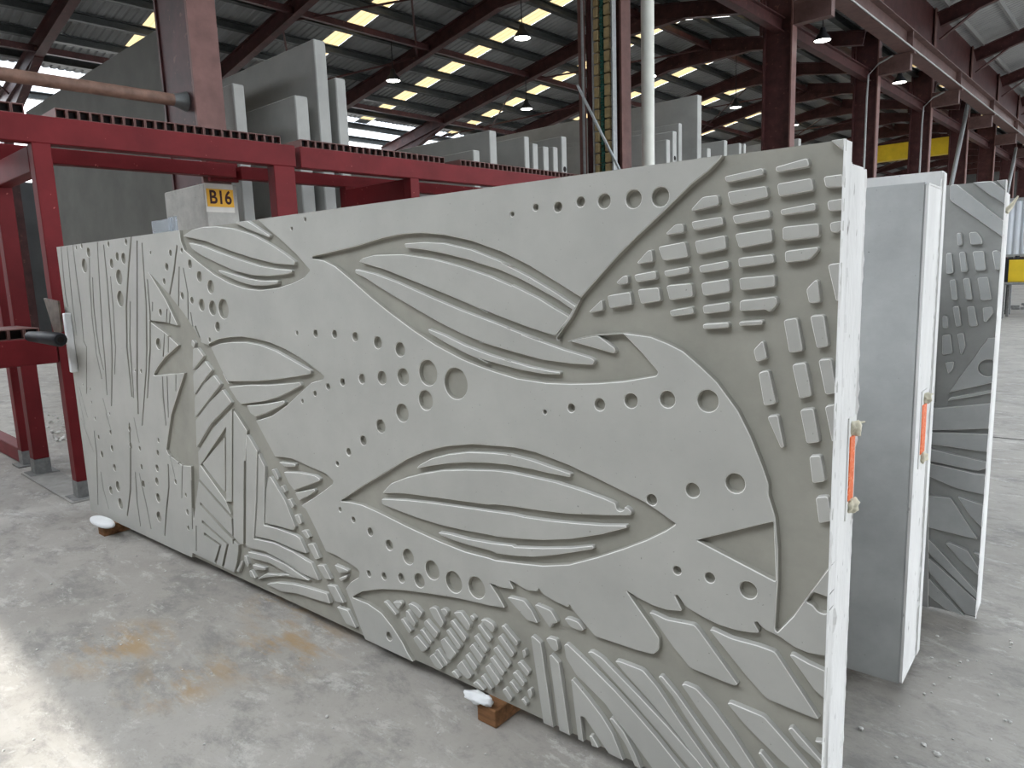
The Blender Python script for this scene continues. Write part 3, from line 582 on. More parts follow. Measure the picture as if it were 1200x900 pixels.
DATA = {'rec':[[(4563,1795),(4530,1767),(4484,1739),(4405,1677),(4325,1617),(4267,1571),(4207,1517),(4137,1453),(4098,1391),(4043,1330),(4045,1322),(4068,1319),(4093,1321),(4136,1332),(4191,1342),(4277,1349),(4364,1341),(4416,1324),(4461,1305),(4512,1266),(4556,1229),(4614,1158),(4649,1094),(4681,1020),(4698,975),(4698,947),(4717,892),(4726,807),(4728,724),(4726,668),(4723,586),(4730,580),(4770,638),(4806,704),(4852,790),(4877,818),(4886,1817),(4574,1833)],[(2817,1624),(3103,1650),(3261,1673),(3365,1680),(3464,1679),(3576,1666),(3702,1640),(3827,1599),(3816,1605),(3945,1550),(4038,1502),(4137,1450),(4105,1417),(4043,1330),(4045,1321),(4093,1320),(4136,1331),(4191,1340),(4277,1348),(4337,1295),(4387,1245),(4382,1233),(4275,1210),(4188,1198),(4089,1189),(3998,1185),(3881,1191),(3787,1207),(3712,1223),(3638,1242),(3511,1286),(3397,1337),(3277,1398),(3173,1455),(3065,1521),(2964,1579),(2892,1604),(2816,1615)],[(2890,602),(3041,688),(3178,762),(3318,840),(3427,888),(3538,922),(3669,947),(3774,957),(3774,957),(3858,960),(3945,956),(4071,934),(4182,906),(4287,877),(4349,860),(4442,816),(4410,789),(4349,748),(4272,704),(4177,654),(4069,603),(3962,573),(3856,556),(3753,542),(3727,543),(3608,539),(3472,549),(3306,569),(3139,594),(3032,606),(2957,604),(2889,596)],[(2432,1802),(2521,1747),(2615,1694),(2705,1638),(2796,1569),(2745,1539),(2659,1517),(2541,1499),(2403,1490),(2277,1500),(2147,1526),(2013,1569),(1859,1638),(1735,1699),(1706,1747),(1703,1823),(1753,1865),(2190,1849)],[(1880,1229),(1989,1259),(2099,1271),(2204,1277),(2319,1272),(2443,1259),(2560,1234),(2657,1205),(2750,1169),(2838,1130),(2823,1115),(2740,1095),(2664,1051),(2537,977),(2405,915),(2304,887),(2252,877),(2131,967),(2024,1062)],[(2391,724),(2532,735),(2689,715),(2798,702),(2846,680),(2834,661),(2760,615),(2669,564),(2583,517),(2524,578),(2459,657)],[(2746,342),(2821,338),(2900,327),(2969,314),(2981,300),(2972,276),(2916,240),(2871,194),(2799,262)],[(1302,1604),(1519,1482),(1664,1379),(1766,1293),(1814,1237),(1888,1223),(2031,1053),(2149,968),(2269,878),(2406,724),(2467,659),(2539,581),(2590,518),(2621,511),(2681,438),(2753,339),(2812,257),(2878,195),(2917,128),(2963,41),(3003,-29),(2198,-70),(1409,-66),(1482,65),(1521,195),(1524,360),(1552,537),(1554,548),(1454,538),(1294,581),(1276,606),(1383,815),(1507,964),(1594,1064),(1416,1048),(1238,1027),(1223,1033),(1287,1082),(1393,1141),(1559,1211),(1425,1272),(1277,1323),(1246,1340),(1439,1333),(1576,1316),(1468,1453)],[(4503,782),(4713,879),(4723,718)],[(4808,704),(4815,716),(4856,712),(4871,700),(4856,672),(4842,664),(4826,668),(4817,680),(4799,685)],[(2922,177),(2991,218),(3118,263),(3260,297),(3414,324),(3557,347),(3708,362),(3789,375),(3757,415),(3722,449),(3775,447),(3832,456),(3813,484),(3843,480),(3892,468),(3938,477),(3939,491),(3965,472),(4011,461),(4061,456),(4066,469),(4083,451),(4126,417),(4164,389),(4235,390),(4314,391),(4368,396),(4387,418),(4387,454),(4346,499),(4308,539),(4277,573),(4317,561),(4365,551),(4412,550),(4461,561),(4437,601),(4445,606),(4474,576),(4521,562),(4570,552),(4618,552),(4658,557),(4683,565),(4667,588),(4675,595),(4694,579),(4735,571),(4773,554),(4809,549),(4849,555),(4883,563),(4906,-87),(4725,-342),(3787,-416),(3259,23),(3229,62),(3175,111),(3108,154),(3024,171),(2921,170)]],'paint':[(0,[(2051,915),(1943,335),(1992,192),(1986,160),(1915,29),(1430,30),(1639,498),(1657,645),(1836,790)]),(1,[(1978,818),(1905,414),(1665,573)]),(0,[(1951,758),(1899,464),(1690,584)]),(1,[(1901,413),(1964,425),(1947,336)]),(0,[(2067,909),(2091,892),(2174,820),(2132,664),(2042,214),(1935,190),(2016,647)])],'groove':[(16,[(2062,908),(2010,646),(1953,337),(1935,190)]),(24,[(1622,490),(1953,335)]),(24,[(1618,350),(1833,261),(1994,203)]),(24,[(1618,248),(1876,176),(1799,31)]),(24,[(1625,179),(1797,153),(1719,33)]),(15,[(1996,213),(1985,155),(1935,34)]),(15,[(2128,663),(2044,214)]),(14,[(81,1805),(55,1593),(50,1467),(69,1407)]),(12,[(186,1792),(164,1591),(149,1408),(154,1222)]),(14,[(285,1801),(279,1588),(284,1408),(259,1188),(294,1152),(191,839)]),(12,[(521,1707),(479,1549),(447,1338),(446,1194),(441,1122),(480,958)]),(14,[(531,1590),(496,1409),(487,1267),(491,1196),(496,1125),(525,1018)]),(14,[(671,1795),(627,1547),(572,1199),(565,1092),(530,859)]),(16,[(758,1777),(745,1545),(701,1203),(678,1098),(579,791)]),(12,[(800,1590),(787,1410),(752,1205),(750,1170),(687,1000)]),(18,[(1148,1807),(1064,1635),(971,1411),(923,1211),(913,1177),(901,877)]),(14,[(1034,1443),(962,1212),(961,1179),(923,872)]),(18,[(1212,1775),(1049,1166),(999,980),(961,779)]),(14,[(1268,1760),(1235,1427),(1176,1171),(1139,1055),(997,714)]),(14,[(1285,1564),(1269,1365),(1220,1173),(1200,1124),(1110,888)]),(13,[(1336,1029),(1316,906),(1313,749)]),(13,[(1391,1033),(1352,799)]),(11,[(1499,1052),(1477,957)]),(11,[(1316,1440),(1303,1390)]),(13,[(1480,1403),(1455,1330)]),(13,[(1511,1386),(1490,1325)]),(14,[(1417,1268),(1373,1142)]),(13,[(1462,1260),(1437,1167)]),(15,[(1667,1728),(1607,1603),(1526,1475)]),(14,[(1666,1619),(1607,1398)]),(11,[(1708,1612),(1728,1485),(1700,1329)]),(11,[(1737,1387),(1747,1295)]),(20,[(1770,1318),(1813,1244)]),(10,[(1731,1192),(1676,967)]),(12,[(1574,829),(1500,668),(1411,540)]),(10,[(1406,695),(1385,575)]),(10,[(1490,667),(1406,341)]),(12,[(1559,543),(1496,179)]),(14,[(1283,521),(1261,386),(1189,219),(1129,59)]),(9,[(1313,605),(1350,451)]),(11,[(1546,209),(1513,53)]),(14,[(240,593),(229,420),(140,63)]),(18,[(817,710),(789,541),(716,275),(613,81)]),(12,[(263,316),(271,198),(319,69)]),(12,[(817,402),(792,203),(798,49)]),(12,[(873,403),(919,226),(950,64)]),(8,[(28,911),(90,620)]),(8,[(76,876),(157,674)]),(8,[(459,831),(511,652)]),(8,[(34,661),(189,433)]),(8,[(477,734),(527,627)]),(8,[(893,751),(926,600)])],'isl':{'relief_leaf_vein':[[(3377,1646),(3471,1646),(3574,1637),(3704,1609),(3810,1573),(3872,1550),(3830,1563),(3936,1518),(4037,1468),(4118,1423),(4108,1412),(4057,1442),(3994,1471),(3913,1507),(3820,1542),(3731,1565),(3694,1577),(3571,1604),(3469,1622),(3383,1632)],[(3211,1613),(3369,1608),(3514,1587),(3649,1557),(3775,1522),(3873,1487),(3866,1493),(3978,1448),(4035,1419),(4091,1393),(4036,1334),(3922,1362),(3805,1395),(3723,1420),(3768,1402),(3668,1436),(3562,1469),(3411,1514),(3260,1559),(3114,1592),(3138,1604)],[(3088,1564),(3204,1543),(3330,1509),(3504,1453),(3640,1411),(3767,1377),(3867,1349),(3843,1354),(3981,1318),(3902,1335),(4067,1293),(4165,1273),(4180,1265),(4171,1252),(4091,1252),(3988,1258),(3864,1279),(3716,1307),(3746,1302),(3643,1330),(3536,1367),(3404,1420),(3253,1482),(3147,1530),(3090,1550)],[(3477,1343),(3552,1324),(3659,1289),(3761,1264),(3862,1244),(3826,1252),(3932,1233),(4013,1224),(4052,1223),(4051,1216),(3986,1214),(3897,1221),(3804,1235),(3713,1250),(3759,1235),(3657,1263),(3550,1301),(3481,1331)],[(4093,1320),(4136,1330),(4191,1340),(4248,1305),(4251,1295),(4242,1290),(4160,1307)],[(3391,830),(3455,863),(3545,892),(3649,915),(3756,927),(3848,932),(3824,933),(3928,926),(4012,914),(4083,905),(4081,894),(4011,894),(3919,897),(3822,897),(3771,892),(3754,892),(3647,879),(3533,857),(3432,831),(3374,814)],[(3221,730),(3312,768),(3409,800),(3512,828),(3627,848),(3770,867),(3846,872),(3854,871),(3934,870),(4025,868),(4119,859),(4195,849),(4243,840),(4248,820),(4262,817),(4274,825),(4275,835),(4287,833),(4298,824),(4296,813),(4194,793),(4067,773),(3969,763),(3865,756),(3764,747),(3728,739),(3582,727),(3444,716),(3296,703),(3165,682)],[(3156,655),(3293,676),(3442,693),(3599,706),(3727,716),(3839,726),(3888,726),(4006,736),(4095,747),(4193,761),(4280,778),(4281,771),(4193,732),(4079,692),(3965,663),(3860,644),(3758,630),(3740,631),(3613,621),(3477,616),(3353,619),(3245,627),(3160,634)],[(3474,584),(3534,590),(3630,591),(3739,601),(3834,614),(3842,610),(3964,634),(4078,662),(4161,688),(4163,678),(4078,646),(4002,619),(3923,595),(3841,579),(3755,568),(3737,573),(3628,569),(3552,570),(3484,576)],[(1735,1769),(1835,1793),(1950,1799),(2075,1793),(2226,1773),(2382,1737),(2526,1685),(2621,1643),(2693,1607),(2684,1594),(2528,1607),(2365,1636),(2158,1681),(1955,1734)],[(1792,1733),(1913,1713),(2070,1674),(2251,1632),(2421,1597),(2554,1580),(2661,1573),(2659,1563),(2579,1555),(2460,1554),(2336,1561),(2192,1586),(2043,1627),(1904,1668),(1816,1704)],[(2053,1591),(2172,1570),(2301,1545),(2426,1532),(2554,1531),(2547,1519),(2453,1512),(2344,1514),(2233,1533),(2135,1557),(2061,1581)],[(2338,1804),(2404,1775),(2517,1726),(2513,1718),(2444,1736),(2339,1767),(2224,1804)],[(1909,1214),(1993,1235),(2094,1245),(2233,1251),(2362,1243),(2484,1222),(2598,1189),(2740,1148),(2738,1134),(2630,1116),(2479,1093),(2302,1072),(2037,1053),(1980,1120)],[(2044,1025),(2231,1047),(2396,1059),(2552,1077),(2655,1090),(2661,1079),(2577,1047),(2466,1009),(2352,982),(2233,962),(2145,949),(2113,965)],[(2196,945),(2316,960),(2430,980),(2518,998),(2523,986),(2442,955),(2358,924),(2264,899),(2224,911)],[(2434,701),(2565,711),(2564,699),(2479,686)],[(2467,659),(2597,676),(2713,680),(2746,671),(2738,660),(2649,626),(2540,585),(2499,614)],[(2546,573),(2697,617),(2703,609),(2642,574),(2571,542)],[(2805,292),(2902,289),(2894,278),(2832,260)],[(2829,235),(2893,265),(2884,249),(2842,225)]],'relief_body_band':[[(1717,1248),(1745,1229),(1727,1204),(1706,1218)],[(1768,1206),(1822,1166),(1692,1087),(1720,1199)],[(1833,1141),(1892,1099),(1780,1030),(1678,955),(1693,1064),(1711,1080)],[(1905,1073),(1967,1031),(1821,939),(1664,832),(1683,942),(1792,1021)],[(1980,1006),(2053,948),(1825,816),(1643,666),(1669,819),(1828,925)],[(2168,802),(2190,789),(2252,728),(2239,680),(2199,483),(2142,264),(2322,285),(2480,276),(2599,258),(2628,256),(2677,184),(2559,183),(2407,206),(2245,221),(2067,204),(2061,218)],[(2262,719),(2275,696),(2306,660),(2250,358),(2367,365),(2524,364),(2553,357),(2596,294),(2482,290),(2324,297),(2162,282),(2217,486)],[(2333,615),(2350,617),(2454,520),(2522,405),(2504,387),(2369,378),(2264,372),(2303,549)],[(2072,180),(2242,200),(2406,196),(2601,164),(2461,144),(2330,126),(2439,152),(2270,168),(2091,152)],[(2107,120),(2231,134),(2223,119),(2120,96)],[(2139,50),(2225,100),(2330,124),(2396,134),(2259,94)],[(2226,48),(2323,81),(2456,109),(2581,124),(2728,136),(2750,93),(2604,79),(2482,69),(2350,42)],[(2031,150),(2051,150),(2073,111),(2057,95),(2030,114)],[(2067,77),(2091,84),(2125,50),(2076,47)],[(1937,45),(1996,111),(2020,122),(1995,85),(1959,40)]],'relief_spine_dash':[[(2363,654),(2389,660),(2419,622),(2408,613),(2390,619)],[(2427,584),(2449,589),(2468,564),(2447,557)],[(2475,528),(2499,535),(2524,503),(2501,494)],[(2522,462),(2557,471),(2579,435),(2551,427)],[(2569,397),(2607,407),(2633,379),(2607,369)],[(2610,342),(2655,353),(2698,295),(2661,282)],[(2672,256),(2723,268),(2772,213),(2725,206)],[(2736,179),(2797,189),(2853,125),(2795,115)],[(2799,94),(2877,98),(2930,31),(2860,31)]],'raised_block':[[(4162,1409),(4206,1444),(4210,1414),(4167,1406)],[(4225,1455),(4300,1465),(4306,1431),(4234,1419)],[(4324,1471),(4389,1476),(4395,1441),(4335,1432)],[(4255,1492),(4279,1510),(4293,1511),(4294,1489),(4266,1486)],[(4313,1512),(4380,1521),(4382,1500),(4321,1492)],[(4323,1545),(4357,1577),(4368,1577),(4372,1547),(4329,1542)],[(4388,1585),(4466,1594),(4475,1555),(4402,1548)],[(4411,1619),(4438,1641),(4460,1641),(4463,1619),(4416,1615)],[(4404,1520),(4477,1530),(4479,1513),(4411,1504)],[(4412,1481),(4485,1486),(4489,1452),(4422,1442)],[(4421,1414),(4488,1425),(4492,1407),(4427,1398)],[(4484,1676),(4514,1704),(4555,1705),(4559,1681),(4486,1671)],[(4483,1644),(4567,1651),(4571,1631),(4491,1622)],[(4493,1594),(4575,1604),(4579,1571),(4502,1560)],[(4505,1530),(4584,1541),(4587,1522),(4510,1512)],[(4512,1486),(4587,1495),(4590,1463),(4518,1453)],[(4516,1427),(4589,1437),(4590,1415),(4520,1406)],[(4517,1379),(4588,1385),(4589,1372),(4519,1366)],[(4571,1748),(4668,1758),(4672,1742),(4578,1733)],[(4580,1710),(4677,1715),(4683,1689),(4589,1677)],[(4593,1651),(4686,1658),(4689,1639),(4601,1630)],[(4601,1606),(4691,1613),(4695,1582),(4612,1571)],[(4610,1546),(4697,1552),(4700,1532),(4613,1523)],[(4613,1496),(4702,1502),(4704,1475),(4618,1466)],[(4616,1440),(4706,1450),(4711,1434),(4692,1412),(4681,1419),(4616,1414)],[(4615,1387),(4675,1392),(4674,1381),(4616,1377)],[(4698,1756),(4772,1768),(4777,1749),(4701,1744)],[(4703,1717),(4782,1722),(4788,1694),(4708,1687)],[(4712,1656),(4792,1665),(4794,1648),(4715,1643)],[(4718,1615),(4801,1618),(4803,1588),(4720,1583)],[(4725,1558),(4800,1564),(4801,1557),(4783,1536),(4727,1531)],[(4821,1801),(4865,1805),(4867,1769),(4841,1780)],[(4808,1722),(4848,1723),(4854,1696),(4814,1697)],[(4818,1667),(4860,1670),(4861,1644),(4822,1644)],[(4825,1618),(4862,1621),(4861,1610),(4843,1594),(4829,1596)],[(4777,1467),(4797,1488),(4803,1486),(4811,1436),(4785,1434)],[(4824,1523),(4865,1527),(4866,1440),(4845,1440)],[(4726,1393),(4758,1399),(4774,1320),(4742,1313)],[(4788,1404),(4819,1407),(4832,1333),(4806,1327)],[(4653,1317),(4673,1339),(4678,1338),(4688,1297),(4661,1287)],[(4667,1260),(4692,1268),(4713,1186),(4683,1176)],[(4691,1150),(4717,1157),(4735,1077),(4727,1074)],[(4749,1285),(4781,1292),(4798,1212),(4769,1202)],[(4810,1300),(4839,1304),(4853,1224),(4829,1217)],[(4771,1175),(4802,1182),(4819,1100),(4789,1093)],[(4828,1189),(4864,1199),(4867,1108),(4847,1106)],[(4796,1062),(4822,1068),(4835,1005),(4806,995)],[(4814,961),(4842,969),(4855,910),(4824,896)],[(4850,1409),(4867,1414),(4868,1389),(4851,1389)]],'relief_scale':[[(3125,210),(3144,216),(3204,178),(3192,170)],[(3186,226),(3233,241),(3244,234),(3218,203)],[(3278,242),(3296,251),(3328,247),(3359,228),(3341,201),(3293,225)],[(3262,211),(3276,211),(3317,173),(3304,155),(3262,179)],[(3226,162),(3240,171),(3289,132),(3273,116)],[(3399,259),(3421,272),(3441,272),(3477,224),(3462,199),(3423,227)],[(3462,274),(3488,285),(3503,273),(3486,250)],[(3363,186),(3379,208),(3442,171),(3424,143)],[(3337,150),(3354,160),(3404,121),(3393,108)],[(3297,101),(3318,122),(3378,87),(3357,64),(3341,62)],[(3533,282),(3573,297),(3601,273),(3617,256),(3603,231),(3585,246)],[(3616,293),(3631,301),(3644,290),(3629,275)],[(3510,238),(3526,251),(3594,200),(3580,178)],[(3487,194),(3500,206),(3564,156),(3548,136)],[(3453,143),(3475,162),(3537,117),(3505,81),(3489,81)],[(3420,91),(3437,104),(3488,61),(3477,45)],[(3385,53),(3411,76),(3461,36),(3444,20),(3418,22)],[(3670,294),(3696,304),(3727,297),(3738,283),(3726,262)],[(3652,263),(3665,277),(3718,233),(3705,218)],[(3631,216),(3646,229),(3697,185),(3684,168)],[(3606,166),(3624,187),(3674,149),(3658,120)],[(3582,124),(3594,137),(3643,100),(3627,79)],[(3534,65),(3563,98),(3612,54),(3591,32),(3553,49)],[(3504,31),(3522,43),(3548,24),(3535,14)],[(3767,299),(3781,308),(3844,263),(3834,246)],[(3749,250),(3764,266),(3824,214),(3811,195)],[(3725,198),(3741,215),(3803,163),(3791,146)],[(3706,155),(3721,168),(3775,124),(3762,107)],[(3681,113),(3700,131),(3755,84),(3733,58)],[(3657,67),(3670,79),(3714,39),(3700,29)],[(3615,25),(3635,42),(3676,20),(3657,14)],[(3835,183),(3851,195),(3890,168),(3879,148)],[(3812,136),(3828,148),(3868,119),(3857,101)],[(3795,95),(3806,105),(3841,77),(3830,65)],[(3761,52),(3777,67),(3808,39),(3796,19)],[(3848,50),(3860,59),(3875,43),(3870,34)],[(3877,95),(3893,108),(3900,87),(3889,66)],[(3860,238),(3873,247),(3879,224),(3867,211)]],'relief_sea_grass':[[(3902,303),(3910,309),(3944,294),(3987,-2),(3946,-2)],[(3966,315),(3978,325),(4011,327),(4018,295),(4005,283),(3991,288)],[(3978,259),(3988,267),(4018,247),(4055,-3),(4013,-3)],[(4066,203),(4072,208),(4129,166),(4184,120),(4222,76),(4262,-5),(4212,-4),(4118,90),(4099,88),(4109,0),(4089,0)],[(4133,31),(4144,35),(4169,2),(4143,-2)],[(4210,123),(4223,130),(4264,98),(4300,47),(4323,-1),(4303,-2),(4271,58)],[(4041,319),(4053,327),(4123,291),(4232,229),(4306,180),(4377,129),(4466,56),(4558,-35),(4480,-48),(4387,-2),(4305,74),(4231,135),(4198,169),(4086,230),(4047,277)],[(4132,324),(4150,333),(4188,323),(4233,295),(4321,241),(4412,182),(4512,110),(4638,-14),(4602,-20),(4496,69),(4377,157),(4306,208),(4233,257)],[(4234,329),(4249,334),(4332,333),(4378,297),(4459,208),(4556,111),(4638,12),(4614,0),(4541,84),(4446,169),(4343,250),(4278,294)],[(4383,329),(4395,338),(4446,296),(4511,229),(4606,133),(4685,29),(4661,24),(4581,119),(4498,204),(4432,284)],[(4459,332),(4469,339),(4504,337),(4555,299),(4610,245),(4676,166),(4741,58),(4719,53),(4648,140),(4574,210),(4511,275)],[(4686,214),(4693,220),(4727,189),(4778,127),(4757,122)],[(4597,327),(4606,333),(4699,328),(4742,294),(4818,231),(4908,143),(4868,123),(4787,199),(4743,221),(4692,254),(4645,285)],[(4763,318),(4773,328),(4848,266),(4864,252),(4864,241),(4833,262),(4790,285)],[(4829,313),(4862,323),(4862,315),(4844,309)],[(4355,525),(4365,528),(4412,520),(4497,530),(4509,521),(4626,395),(4617,387),(4485,395),(4432,442)],[(4543,529),(4552,533),(4607,524),(4681,527),(4725,524),(4840,378),(4830,375),(4706,383),(4655,424)],[(4762,528),(4771,532),(4810,521),(4866,512),(4868,434),(4851,439),(4827,453)],[(3802,417),(3815,422),(3876,427),(3909,400),(3934,362),(3888,360),(3849,386)],[(3923,424),(3932,429),(3991,424),(4018,390),(3994,378),(3987,360),(3957,389)],[(4044,412),(4060,419),(4100,417),(4121,396),(4108,388),(4068,391)]]},'dots':[(2688,1744,8),(2788,1774,9),(1780,1629,22),(1863,1565,27),(1965,1513,33),(1859,1425,30),(1963,1410,36),(2066,1406,48),(1993,1319,25),(1903,1252,13),(1760,1449,18),(1664,1470,17),(1709,1700,13),(3883,1710,8),(3976,1723,11),(4059,1717,15),(4140,1725,15),(4220,1720,21),(4314,1717,25),(4395,1715,26),(2664,1307,10),(2799,1308,16),(2928,1309,17),(3061,1302,19),(3196,1284,24),(3322,1263,27),(2663,1009,10),(2761,1051,12),(2858,1088,14),(2959,1114,16),(3085,1136,20),(3208,1149,27),(3330,1161,32),(3465,1184,47),(3602,1155,56),(3445,1082,37),(3313,1022,35),(3182,956,27),(3067,884,20),(2966,823,16),(2883,760,11),(3989,1092,8),(4091,1115,14),(4194,1135,19),(4300,1156,22),(4415,1170,24),(4533,1176,30),(4491,923,21),(4611,963,27),(4365,873,17),(4445,679,13),(4543,683,15),(4651,676,24),(2877,558,11),(2965,530,13),(3071,500,18),(3187,469,22),(3297,446,32),(3430,424,38),(3543,406,42),(3658,415,41),(3044,311,14),(3142,325,16),(3248,345,20),(3354,362,29),(332,1781,13),(421,1787,16),(515,1743,29),(426,1666,43),(823,1777,16),(925,1701,25),(1007,1688,31),(835,1665,28),(918,1584,44),(899,1460,46),(1066,1777,18),(1355,1704,10),(1583,1693,17),(1526,1623,20),(1478,1549,16),(1394,1385,19),(1328,1212,31),(1662,1474,17),(1758,1448,14),(985,1043,8),(1065,1044,13),(261,876,10),(256,786,11),(284,682,12),(142,896,8),(301,558,16),(320,444,23),(509,614,16),(500,509,21),(504,382,23),(518,260,34),(526,146,36),(393,212,28),(808,672,20),(794,567,21),(922,565,15),(915,449,18),(913,342,21),(530,739,9),(1190,649,14),(1162,571,17),(1131,474,21),(1106,391,23),(1098,287,28),(1078,167,32),(1349,429,15),(1459,370,12),(1455,270,17),(1444,176,14),(3148,64,19)],'rec3':[[(4633,1912),(4902,1879),(4944,1210),(4827,1203),(4680,924),(4654,818),(4654,892),(4604,1897)],[(4712,973),(4877,1031),(4940,-30),(4680,-111),(4631,905)]],'isl3':{'relief_sea_grass':[[(4662,1819),(4685,1819),(4849,1665),(4869,1651),(4872,1585),(4847,1605),(4665,1759)],[(4740,1821),(4803,1819),(4849,1779),(4862,1767),(4865,1716),(4807,1761)],[(4812,1829),(4861,1824),(4865,1766)],[(4710,949),(4879,1001),(4880,988),(4698,933)],[(4684,902),(4882,942),(4889,837),(4684,806),(4636,801),(4631,893)],[(4680,794),(4890,809),(4895,731),(4683,739),(4639,741),(4636,789)],[(4640,718),(4678,713),(4851,689),(4897,689),(4823,648),(4642,666)],[(4643,654),(4719,647),(4818,633),(4901,636),(4906,552),(4849,550),(4749,562),(4646,598)],[(4650,510),(4733,514),(4840,351),(4822,353),(4657,368)],[(4757,526),(4909,490),(4849,409),(4804,452)],[(4724,310),(4737,316),(4807,294),(4853,221),(4849,197),(4778,248)],[(4825,293),(4886,282),(4853,267)],[(4659,314),(4687,289),(4853,114),(4853,86),(4663,252)],[(4664,229),(4856,76),(4851,12),(4816,10),(4667,166)],[(4668,135),(4810,0),(4740,11),(4672,56)]],'raised_block':[[(4694,1625),(4712,1627),(4718,1577),(4702,1576)],[(4738,1626),(4764,1627),(4783,1599),(4786,1577),(4746,1577)],[(4708,1549),(4729,1550),(4742,1470),(4719,1469)],[(4754,1549),(4792,1550),(4804,1474),(4769,1473)],[(4820,1548),(4838,1551),(4857,1531),(4861,1476),(4835,1473)],[(4663,1547),(4682,1546),(4693,1466),(4667,1462)],[(4680,1437),(4701,1440),(4713,1357),(4693,1355)],[(4727,1442),(4749,1444),(4765,1357),(4741,1356)],[(4776,1444),(4812,1447),(4829,1357),(4794,1353)],[(4697,1328),(4719,1330),(4732,1249),(4713,1245)],[(4748,1329),(4772,1330),(4789,1250),(4760,1248)],[(4801,1325),(4833,1328),(4838,1304),(4815,1267),(4808,1270)],[(4663,1291),(4680,1287),(4686,1240),(4665,1240)],[(4719,1217),(4741,1220),(4751,1168),(4740,1130),(4734,1136)],[(4666,1209),(4695,1214),(4708,1135),(4670,1127)],[(4682,1095),(4715,1101),(4711,1071),(4696,1047)]]}}

W1, H1 = 4.85, 1.80
pan = empty('relief_panel', place(-5.325, 1.749, .07), A0); tag(pan, 'long front precast concrete panel with carved fish, bubbles and reef relief', 'concrete panel')
lay = [(1, fillet(mm(p), .006)) for p in DATA['rec']]+[(lv, fillet(mm(p), .005)) for lv, p in DATA['paint']]
lay += [(2, stroke(wd/1000*1.08, mm(p), W1, H1)) for wd, p in DATA['groove']]+[(1, circ(x/1000, y/1000, r/1000)) for x, y, r in DATA['dots']]
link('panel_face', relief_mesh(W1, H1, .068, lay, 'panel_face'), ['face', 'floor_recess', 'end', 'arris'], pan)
for k, lst in DATA['isl'].items():
    for p in lst:
        q = clip(mm(p), W1, H1)
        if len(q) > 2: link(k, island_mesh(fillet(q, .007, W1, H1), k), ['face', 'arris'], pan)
rng = random.Random(3)
def rough_box(x0, x1, y0, y1, z0, z1, seg=.045, amp=.0022):
    bm = bmesh.new(); m = MB(); m.box(x0, x1, y0, y1, z0, z1); me0 = m.mesh(); bm.from_mesh(me0); bpy.data.meshes.remove(me0)
    for _ in range(0): pass
    bmesh.ops.bevel(bm, geom=list(bm.edges), offset=.006, segments=2, affect='EDGES')
    me = bpy.data.meshes.new('rb'); bm.to_mesh(me); bm.free(); return me
link('panel_backing', rough_box(0, W1, .068, .205, 0, H1-.045), ['end'], pan)
def ragged(name, x, ya, yb, z0, z1, parent, n=60, seed=1):      # cast fin along the arris of an end face
    r = random.Random(seed); m = MB(); zz = [z0+(z1-z0)*i/n for i in range(n+1)]; w_ = [r.uniform(.0005, .0035)*(2.2 if r.random() < .12 else 1) for _ in zz]
    for i in range(n):
        m.add([(x, ya, zz[i]), (x, yb, zz[i]), (x+w_[i], (ya+yb)/2, zz[i]), (x, ya, zz[i+1]), (x, yb, zz[i+1]), (x+w_[i+1], (ya+yb)/2, zz[i+1])], [(0, 3, 5, 2), (2, 5, 4, 1)])
    return m.build(name, 'end', parent, None, 30)
ragged('cast_fin', W1, 0, .018, 0, H1, pan, 90, 2); ragged('cast_fin', W1, .055, .075, 0, H1-.045, pan, 80, 5); ragged('cast_fin', W1, .19, .205, 0, H1-.05, pan, 80, 8)
def blob(name, c, r, mats, parent=None, seed=0, sx=1, sy=1, sz=1, amp=.3):
    bm = bmesh.new(); bmesh.ops.create_icosphere(bm, subdivisions=3, radius=1); rr = random.Random(seed)
    ph = [rr.uniform(0, 6) for _ in range(9)]
    for v in bm.verts:
        p = v.co; k = 1+amp*(sin(3*p.x+ph[0])*sin(4*p.y+ph[1])+.6*sin(7*p.z+ph[2])*sin(6*p.x+ph[3])+.35*sin(13*p.y+ph[4])*sin(11*p.z+ph[5]))
        v.co = Vector((p.x*sx*r*k+c[0], p.y*sy*r*k+c[1], p.z*sz*r*k+c[2]))
    for f in bm.faces: f.smooth = True
    me = bpy.data.meshes.new(name); bm.to_mesh(me); bm.free(); return link(name, me, mats, parent)
def lift_tag(parent, x, y, z0, z1, wd, seed):
    m = MB(); m.box(x-.002, x+.006, y-wd/2, y+wd/2, z0, z1, c=.002); t = m.build('orange_tag', 'orange', parent); t['label'] = 'orange lifting anchor strip'
    m = MB(); m.box(x-.002, x+.0035, y-wd/2-.008, y+wd/2+.008, z0-.05, z1+.05, c=.001); m.build('anchor_recess', 'end', parent)
    for zz, s in ((z0-.015, 1), (z1+.02, 2)):
        b = blob('foam_plug', (x+.006, y+.004, zz), .016, ['cream'], parent, seed+s, 1, 1.3, 1.2)
    m = MB(); m.tube([(x+.005, y+.01, z1+.03), (x+.025, y+.03, z1+.033)], [.006, .002], 6); m.build('foam_string', 'cream', parent)
lift_tag(pan, W1, .155, .92, 1.09, .045, 10)

